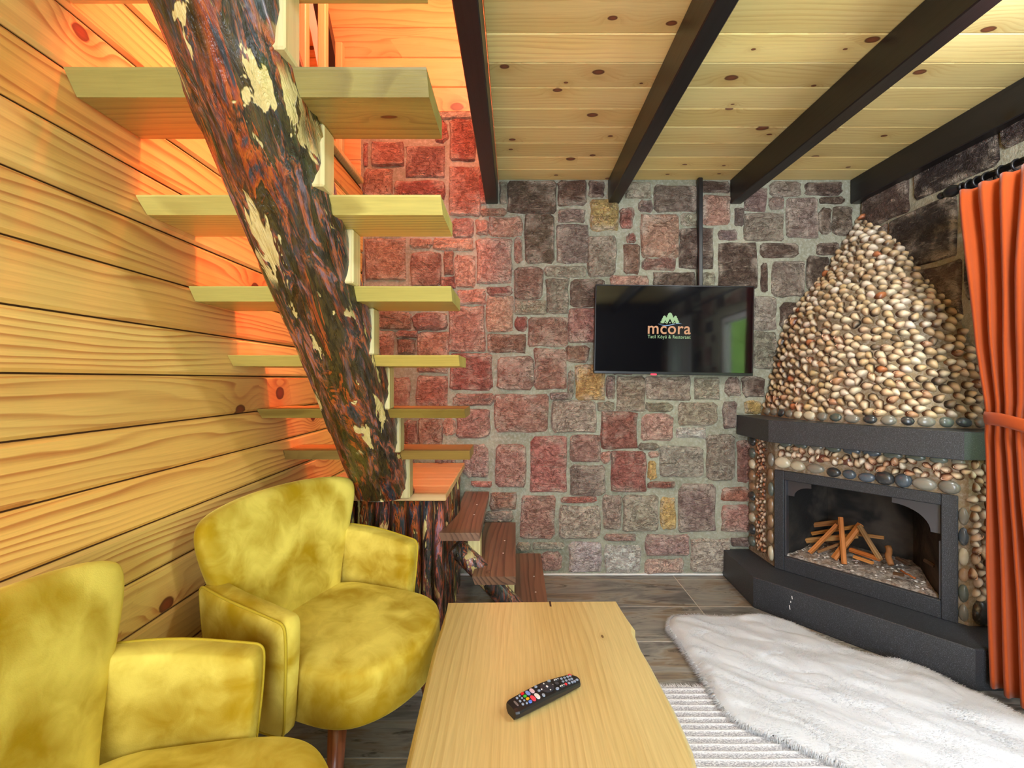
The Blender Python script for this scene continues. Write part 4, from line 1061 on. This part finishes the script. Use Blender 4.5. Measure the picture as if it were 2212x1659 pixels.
def torus(R, r, n=20, m=8):
    v = []; f = []
    for i in range(n):
        a = 2*PI*i/n
        for j in range(m):
            b = 2*PI*j/m; v.append(((R+r*math.cos(b))*math.cos(a), r*math.sin(b), (R+r*math.cos(b))*math.sin(a)))
    for i in range(n):
        for j in range(m): f.append((i*m+j, i*m+(j+1) % m, ((i+1) % n)*m+(j+1) % m, ((i+1) % n)*m+j))
    return v, f
rg = mesh(*torus(.0215, .0045)); rg.materials.append(M['black_metal']); rg.polygons.foreach_set('use_smooth', [True]*len(rg.polygons))
cu = thing('curtain', 'floor length orange curtain gathered by a tie beside the fireplace', 'curtain', (1.8, 1.6, 0)); co_ = Vector((1.8, 1.6, 0))
for i, y in enumerate((1.835, 1.80, 1.765, 1.715, 1.66, 1.60, 1.54, 1.48)):
    link('ring', rg, None, cu, (1.84-co_.x, y-co_.y, 1.925), (random.uniform(-.2, .2), 0, PI/2+PI/2+random.uniform(-.25, .25)))
def lerp_tab(tab, z):
    for (a, p), (b, q) in zip(tab, tab[1:]):
        if (a >= z >= b): k_ = (a-z)/(a-b); k_ = k_*k_*(3-2*k_) if False else k_; return tuple(x+(y-x)*k_ for x, y in zip(p, q))
    return tab[-1][1]
# height: left edge y, right edge y, plane x, fold depth
CT = [(1.892, (1.826, 1.46, 1.800, .020)), (1.84, (1.820, 1.46, 1.799, .026)), (1.55, (1.775, 1.49, 1.794, .032)), (1.27, (1.742, 1.50, 1.788, .032)), (1.06, (1.696, 1.51, 1.772, .028)),
      (1.01, (1.690, 1.52, 1.768, .024)), (.93, (1.690, 1.51, 1.766, .028)), (.6, (1.665, 1.46, 1.757, .034)), (.036, (1.640, 1.40, 1.742, .036))]
cvv = []; cff = []; nu, nvv = 150, 60
for j in range(nvv+1):
    z = 1.892+(.036-1.892)*j/nvv; yl, yr, x, fd = lerp_tab(CT, z)
    for i in range(nu+1):
        u = i/nu; uu = u+.012*fnoise(u*4, z*.9, 2); ph = uu*2*PI*5.0+.35*fnoise(z*1.2, u*3, 7)
        w = math.sin(ph); w = math.copysign(abs(w)**.8, w)
        cvv.append((x-fd*w*(1-.25*fnoise(u*7, z, 1))-.012*fnoise(u*9, z*2.2, 4)-co_.x, yl+(yr-yl)*(uu)+.006*math.cos(ph*2)*(fd/.03)-co_.y, z+(.004*abs(w) if j == 0 else 0)))
for j in range(nvv):
    for i in range(nu): q = j*(nu+1)+i; cff.append((q, q+1, q+nu+2, q+nu+1))
cl = link('cloth', mesh(cvv, cff), M['curtain'], cu, smooth=True); sm = cl.modifiers.new('thickness', 'SOLIDIFY'); sm.thickness = .003
tb = []; tf = []; nt = 48
for i in range(nt):
    a = 2*PI*i/nt
    for j in range(5):
        zz = 1.035-.045*j/4*1.0-.012*math.sin(a)*0; bul = .004*math.sin(PI*j/4)
        tb.append((1.770+(.044+bul)*math.cos(a)-co_.x, 1.605+(.092+bul)*math.sin(a)-co_.y, zz+.012*math.sin(a)*1.0-.004*math.cos(3*a)-.02))
for i in range(nt):
    for j in range(4): tf.append((i*5+j, ((i+1) % nt)*5+j, ((i+1) % nt)*5+j+1, i*5+j+1))
o = link('tieback', mesh(tb, tf), M['curtain'], cu, smooth=True); sm = o.modifiers.new('thickness', 'SOLIDIFY'); sm.thickness = .004
sv = []; sf = []
for j in range(2):
    for i in range(61):
        u = i/60; sv.append((1.90+.03*math.sin(u*30)+.0*j, -.24-.78*u, 1.90 if j == 0 else .12))
sf = [(i, i+1, 62+i, 61+i) for i in range(60)]
o = link('sheer_curtain', mesh(sv, sf), M['sheer'], smooth=True); tag(o, 'white sheer curtain seen only as a reflection in the television', 'curtain'); sm = o.modifiers.new('thickness', 'SOLIDIFY'); sm.thickness = .002

# ------------------------------------------------------------------ coffee table and remote control
TZ = .42
tb = thing('coffee_table', 'low live edge coffee table of one pale yellow slab', 'table', (.06, .95, 0)); to = Vector((.06, .95, 0))
def tx(px, py): return on_floor(px, py, TZ)
Lp = [tx(968, 1302), tx(958, 1350), tx(942, 1400), tx(930, 1450), tx(914, 1520), tx(900, 1580), tx(882, 1659)]
Rp = [tx(1330, 1299), tx(1350, 1330), tx(1366, 1352), tx(1366, 1366), tx(1378, 1395), tx(1400, 1432), tx(1424, 1478), tx(1448, 1522), tx(1470, 1570), tx(1487, 1610), tx(1500, 1659)]
Lp.append((-.205, .55, TZ)); Rp.append((.325, .55, TZ)); Lp.append((-.20, .36, TZ)); Rp.append((.335, .36, TZ))
outl = [(p[0], p[1]) for p in Rp]+[(p[0], p[1]) for p in Lp[::-1]]
no = len(outl); TH = .048; v = []; f = []
def offs(i, d):
    a = Vector(outl[i-1]); b = Vector(outl[(i+1) % no]); t = (b-a).normalized(); nn = Vector((t.y, -t.x)); c = Vector((.06, .95)); p = Vector(outl[i])
    if nn.dot(p-c) < 0: nn = -nn
    k_ = 1.0 if 0 < i < no-1 else 0.3
    return p+nn*d*k_
for d, z in ((-.004, TZ), (.0, TZ-.003), (.008, TZ-.014), (.006, TZ-.030), (-.012, TZ-TH)):
    for i in range(no): q = offs(i, d); v.append((q.x-to.x, q.y-to.y, z))
for r in range(4): f += [(r*no+i, (r+1)*no+i, (r+1)*no+(i+1) % no, r*no+(i+1) % no) for i in range(no)]
f.append(tuple(range(no))); f.append(tuple(range(5*no-1, 4*no-1, -1)))
tt = mesh(v, f); link('tabletop', tt, M['table_wood'], tb)
for x_, y_ in ((-.13, 1.33), (.25, 1.30), (-.11, .50), (.24, .50)):
    zl = .013 if x_ > 0 else 0.0
    link('leg', mesh(*tube([(0, 0, zl), (0, 0, .2), (0, 0, TZ-TH)], [.034, .036, .034], 14)), M['table_wood'], tb, (x_-to.x, y_-to.y, 0), smooth=True)
ck = link('end_crack', mesh(*box(-.003, -.030, -.001, .003, .004, .0008, .0003)), M['walnut'], tb, (tx(1188, 1300)[0]-to.x, tx(1188, 1300)[1]-to.y, TZ), color=(.3, .25, .22, 1))

ra = Vector(on_floor(1106, 1535, TZ+.012)); rb_ = Vector(on_floor(1246, 1466, TZ+.012)); rd = rb_-ra
rc = thing('remote_control', 'black television remote with coloured buttons lying on the coffee table', 'remote control', tuple((ra+rb_)/2*1.0)[:2]+(TZ,), math.atan2(rd.y, rd.x))
RL = .190
def rem(u, w):                                                        # body section at u in -1..1: half width, top
    hw = .0235*(1-.16*max(0, u)**2-.06*u*u); top = .021+.004*(1-u*u)-.007*max(0, u)
    if abs(u) > .90: k_ = (abs(u)-.90)/.10; hw *= math.sqrt(max(0, 1-(k_*(.9 if u > 0 else .55))**2))
    return hw, top
v = []; f = []; nu = 24; prof = [(-.62, 0), (-.95, .35), (-1, .75), (-.93, .95), (-.5, 1.02), (0, 1.04), (.5, 1.02), (.93, .95), (1, .75), (.95, .35), (.62, 0)]
for i in range(nu+1):
    u = -1+2*i/nu; hw, top = rem(u, 0)
    for a, h in prof: v.append((u*RL/2, a*hw, h*top))
m_ = len(prof)
for i in range(nu):
    for k_ in range(m_): a, b = i*m_+k_, i*m_+(k_+1) % m_; f.append((a, a+m_, b+m_, b))
f.append(tuple(range(m_))); f.append(tuple(range((nu+1)*m_-1, nu*m_-1, -1)))
link('body', mesh(v, f), M['black_plastic'], rc)
def rbtn(u, w, sx, sy, col, name='button', hgt=.0012):
    hw, top = rem(u, 0); z = top*1.03
    out = chaikin([(-sx, -sy), (sx, -sy), (sx, sy), (-sx, sy)], 2)
    vv, ff = prism(out, z-.001, z+hgt)
    return link(name, mesh(vv, ff), M['colored_gloss'], rc, (u*RL/2, w*.0235, 0), color=tuple(s2l(c) for c in col)+(1,))
LB, RD, WH, DK = (150, 165, 190), (225, 60, 70), (225, 225, 230), (70, 72, 80)
rbtn(.86, .55, .0035, .0045, RD); rbtn(.90, -.35, .003, .003, LB)
for u in (.56, .66, .76, .84):
    for w in (.42, -.02, -.45): rbtn(u-.04*(w < 0), w, .0028, .003, LB if not (u == .56 and w < -.3) else RD)
rbtn(.42, .52, .0075, .0035, DK); rbtn(.40, -.50, .0075, .0035, DK); rbtn(.34, .05, .004, .004, DK)
for u, w in ((.36, .52), (.41, .52), (.47, .52), (.34, -.5), (.39, -.5), (.45, -.5)): rbtn(u, w, .0014, .0016, WH, hgt=.0018)
rbtn(.22, .68, .004, .003, LB); rbtn(.22, -.62, .004, .003, LB)
hw, top = rem(.02, 0)
link('dial', mesh(*[(lambda q: ([(x, y, z) for x, y, z in q[0]], q[1]))(lathe([(.016, 0), (.016, .0012), (.010, .0020), (.009, .0012), (.0088, .0020), (.004, .0022)], 28))][0]), M['colored_gloss'], rc, (.03*RL/2, 0, top*1.03-.0005), color=(.03, .032, .045, 1))
for u, w in ((.20, 0), (-.13, 0), (.03, .52), (.03, -.52)): rbtn(u, w, .0014, .0014, WH, hgt=.002)
rbtn(.03, 0, .002, .003, WH, hgt=.0028); rbtn(-.20, .05, .003, .003, LB); rbtn(-.18, .66, .003, .003, LB); rbtn(-.20, -.66, .003, .004, LB)
rbtn(-.34, .40, .0045, .0075, (220, 190, 205)); rbtn(-.34, -.42, .0045, .0085, WH); rbtn(-.46, .40, .0042, .0072, (120, 150, 225)); rbtn(-.46, -.42, .0045, .0085, (228, 70, 90))
for w, c in ((.66, (215, 35, 45)), (.24, (60, 190, 60)), (-.18, (245, 175, 20)), (-.60, (90, 130, 230))): rbtn(-.57, w, .0038, .0034, c)
for w in (.60, .22, -.16, -.56): rbtn(-.66, w, .002, .0022, LB)
for w in (.50, 0, -.44): rbtn(-.75, w, .0024, .003, LB)
rbtn(-.86, 0, .0022, .0085, (120, 110, 112), 'label_strip')

# ------------------------------------------------------------------ two velvet armchairs
def arm_chair(loc, rot, label):
    ch = thing('armchair', label, 'armchair', loc, rot, 'mustard velvet armchairs')
    V_ = M['velvet']
    # seat cushion
    so = chaikin([(-.20, -.215), (.08, -.238), (.225, -.232), (.305, -.14), (.335, 0), (.305, .14), (.225, .232), (.08, .238), (-.20, .215)], 3)
    link('seat', mesh(*pillow(so, lambda a, b, t: (a, b, .345+t-.03*a*(t > 0)), .080, 9.0, 15, .10)), V_, ch, smooth=True)
    # backrest: rounded trapezoid on a curved, leaning base
    bo = chaikin([(-.18, .34), (0, .33), (.18, .34), (.215, .48), (.275, .62), (.305, .735), (.275, .778), (.15, .795), (0, .80), (-.15, .795), (-.275, .778), (-.305, .735), (-.275, .62), (-.215, .48)], 3)
    def bmap(s, z, t):
        k_ = (z-.33)/.45
        return (-.160-.056*k_+.52*s*s*(.55+.45*k_)+t*.98+.018*(t > 0)*(1-k_)*(1-(s/.3)**2), s, z+t*.18)
    link('backrest', mesh(*pillow(bo, bmap, .046, 3.2, 11, .10)), V_, ch, smooth=True)
    # arms: padded panels from the backrest forward, sloping down to a rounded front
    for sg in (-1, 1):
        ao = chaikin([(-.15, .27), (-.165, .26), (-.19, .45), (-.20, .56), (-.192, .597), (-.15, .60), (-.03, .588), (.09, .568), (.118, .562), (.124, .535), (.117, .42), (.100, .28), (.08, .26)], 2)
        def amap(a, b, t, sg=sg):
            k_ = (b-.26)/.35; y_ = (.262+.012*k_-.020*((a-.0)/.16)**2*(a < 0)-.016*max(0, .36-b)/.1*.5)
            th_ = .75+.35*max(0, min(1, k_))
            return (a, sg*(y_)-t*th_, b)
        vv, ff = pillow(ao, amap, .033, 7.0, 12, 0)
        if sg < 0: ff = [tuple(reversed(q)) for q in ff]
        link('armrest', mesh(vv, [tuple(reversed(q)) for q in ff]), V_, ch, smooth=True)
        mx_, mz_ = sum(q[0] for q in ao)/len(ao), sum(q[1] for q in ao)/len(ao)
        pp = [amap(mx_+(a-mx_)*.99, mz_+(b-mz_)*.99, -.70*.033*(1 if sg > 0 else -1)) for a, b in ao]
        i0 = min(range(len(ao)), key=lambda i: (ao[i][0]+.165)**2+(ao[i][1]-.26)**2)
        link('piping', mesh(*tube(pp[i0:]+pp[:i0], .0034, 8)), M['piping'], ch, smooth=True)
    link('base', mesh(*pillow(chaikin([(-.18, -.19), (.12, -.20), (.20, -.16), (.22, 0), (.20, .16), (.12, .20), (-.18, .19)], 2), lambda a, b, t: (a, b, .288+t), .018, 6, 7)), V_, ch, smooth=True)
    for a, b, ta, tb_ in ((.185, -.19, .20, -.235), (.185, .19, .19, .262), (-.15, -.17, -.20, -.20), (-.15, .17, -.20, .20)):
        link('leg', mesh(*tube([(ta, tb_, 0), ((a+ta)/2, (b+tb_)/2, .14), (a, b, .285)], [.013, .019, .024], 16)), M['leg_wood'], ch, smooth=True)
    return ch
arm_chair((-.562, 1.390, 0), math.radians(-19), 'mustard velvet armchair standing before the log clad landing')
arm_chair((-.622, .680, 0), math.radians(9), 'mustard velvet armchair nearest the camera, cut off by the picture edge')

# ------------------------------------------------------------------ rugs
wr_ = thing('woven_rug', 'flat white and grey ribbed rug with a fringe under the coffee table', 'rug', (.45, 1.0, 0)); wo = Vector((.45, 1.0, 0))
y1_ = 1.672; x0_, x1_ = -.02, .98; v = []; f = []; ribs = []
ny = int((y1_-.25)/.0035); nx = 60
for j in range(ny+1):
    y_ = y1_-.0035*j; ph = (y1_-y_)/.028
    for i in range(nx+1):
        x_ = x0_+(x1_-x0_)*i/nx; q = ph+.06*fnoise(x_*5, y_*6)
        fr_ = q % 1.0; rib = math.exp(-((fr_-.5)/.13)**2)
        v.append((x_-wo.x, y_-wo.y, .008+.003*rib+.0012*fnoise(x_*80, y_*80))); ribs.append(rib)
for j in range(ny):
    for i in range(nx): q = j*(nx+1)+i; f.append((q, q+nx+1, q+nx+2, q+1))
me = mesh(v, f); at = me.attributes.new('rib', 'FLOAT', 'POINT'); at.data.foreach_set('value', ribs)
link('weave', me, M['woven'], wr_, smooth=True)
link('backing', mesh(*box(x0_-wo.x, .25-wo.y, .001, x1_-wo.x, y1_-wo.y, .0065)), M['fringe'], wr_)
it = []
for i in range(700):
    x_ = x0_+(x1_-x0_)*random.random(); l_ = random.uniform(.020, .034); s_ = random.gauss(0, .006)
    it.append(((x_-wo.x, y1_-wo.y-.002, .007), (x_+s_-wo.x, y1_+l_-wo.y, .003)))
v, f = strands(it, .0016); link('fringe', mesh(v, f), M['fringe'], wr_, kind='stuff')

FO = [(1440, 1345), (1444, 1330), (1458, 1322), (1500, 1320), (1560, 1325), (1600, 1322), (1645, 1320), (1700, 1334), (1760, 1362), (1830, 1392), (1890, 1410), (1950, 1420), (2010, 1440), (2070, 1470), (2140, 1502), (2212, 1538), (2330, 1600)]
FI = [(1445, 1362), (1465, 1388), (1490, 1425), (1515, 1462), (1535, 1500), (1560, 1535), (1600, 1568), (1660, 1592), (1720, 1615), (1780, 1640), (1850, 1672), (1950, 1730), (2150, 1850)]
FZ = .034
fo = [on_floor(x_, y_, FZ)[:2] for x_, y_ in FO]+[(1.74, 1.22), (1.64, 1.06), (1.44, .98), (1.24, 1.0)]+[on_floor(x_, y_, .018)[:2] for x_, y_ in FI[::-1]]
fo = chaikin(fo, 1)
def inside(p, poly):
    c = False; j = len(poly)-1
    for i in range(len(poly)):
        if (poly[i][1] > p[1]) != (poly[j][1] > p[1]) and p[0] < (poly[j][0]-poly[i][0])*(p[1]-poly[i][1])/(poly[j][1]-poly[i][1])+poly[i][0]: c = not c
        j = i
    return c
def edge_d(p):
    best = 9.0
    for i in range(len(fo)):
        a = fo[i-1]; b = fo[i]; dx, dy = b[0]-a[0], b[1]-a[1]; l2 = dx*dx+dy*dy+1e-12
        t = max(0, min(1, ((p[0]-a[0])*dx+(p[1]-a[1])*dy)/l2)); best = min(best, (p[0]-a[0]-dx*t)**2+(p[1]-a[1]-dy*t)**2)
    return math.sqrt(best)
fu = thing('fur_rug', 'white faux fur rug lying along the granite hearth', 'rug', (.8, 1.4, 0)); fuo = Vector((.8, 1.4, 0))
def fur_z(x_, y_, d):
    # wrinkled lie of the pile, running along the rug
    c, s = .78, -.62; a = x_*c+y_*s; b = -x_*s+y_*c
    w = .012*fnoise(a*3.0, b*11, 1.0)+.008*fnoise(a*7+.5*fnoise(b*8, a*8), b*20, 4.0)-.006*max(0, .12-abs(fnoise(a*4+.6*fnoise(b*7, a*6), b*10+.5*fnoise(a*9, b*5, 3), 7.0)))/.12
    base = .012+.024*min(1, d/.035)**.6
    return base+w*min(1, d/.05)
gx0 = min(p[0] for p in fo)-.01; gx1 = max(p[0] for p in fo)+.01; gy0 = min(p[1] for p in fo)-.01; gy1 = max(p[1] for p in fo)+.01; st_ = .0085
ids = {}; v = []; f = []; NX = int((gx1-gx0)/st_)+1; NY = int((gy1-gy0)/st_)+1; dist = {}
for j in range(NY):
    for i in range(NX):
        p = (gx0+i*st_, gy0+j*st_)
        if inside(p, fo):
            d = edge_d(p); dist[(i, j)] = d; ids[(i, j)] = len(v); v.append((p[0]-fuo.x, p[1]-fuo.y, fur_z(p[0], p[1], d)))
for (i, j) in ids:
    q = [(i, j), (i+1, j), (i+1, j+1), (i, j+1)]
    if all(k_ in ids for k_ in q): f.append(tuple(ids[k_] for k_ in q))
link('hide', mesh(v, f), M['fur'], fu, smooth=True)
it = []
random.seed(5)
keys = list(ids)
for n_ in range(70000):
    i, j = random.choice(keys); d = dist[(i, j)]
    p = (gx0+(i+random.uniform(-.6, .6))*st_, gy0+(j+random.uniform(-.6, .6))*st_)
    z_ = fur_z(p[0], p[1], d)-.003; l_ = random.uniform(.010, .018)
    a = -.67+1.3*fnoise(p[0]*7, p[1]*7, 2)+random.gauss(0, .4)
    lean = .78+.2*fnoise(p[0]*9, p[1]*9, 5)
    if d < .02: l_ *= 1.3
    it.append(((p[0]-fuo.x, p[1]-fuo.y, z_), (p[0]+math.cos(a)*l_*lean-fuo.x, p[1]+math.sin(a)*l_*lean-fuo.y, max(.002, z_+l_*(1-lean)*1.4+.002))))
m_ = len(fo)
for n_ in range(9000):                                                # shaggy rim
    i = random.randrange(m_); a_, b_ = Vector(fo[i-1]), Vector(fo[i]); p = a_.lerp(b_, random.random()); t = (b_-a_).normalized() if (b_-a_).length > 1e-6 else Vector((1, 0))
    nn = Vector((t.y, -t.x)); 
    if inside(tuple(p+nn*.01), fo): nn = -nn
    h = random.uniform(.004, .028); l_ = random.uniform(.006, .016); g = random.gauss(0, .5); dr_ = (nn+t*g).normalized()
    it.append(((p.x-nn.x*.008-fuo.x, p.y-nn.y*.008-fuo.y, h), (p.x+dr_.x*l_-fuo.x, p.y+dr_.y*l_-fuo.y, max(.001, h-random.uniform(0, .012)))))
v, f = strands(it, .0011); link('fur_pile', mesh(v, f), M['fur'], fu, kind='stuff')
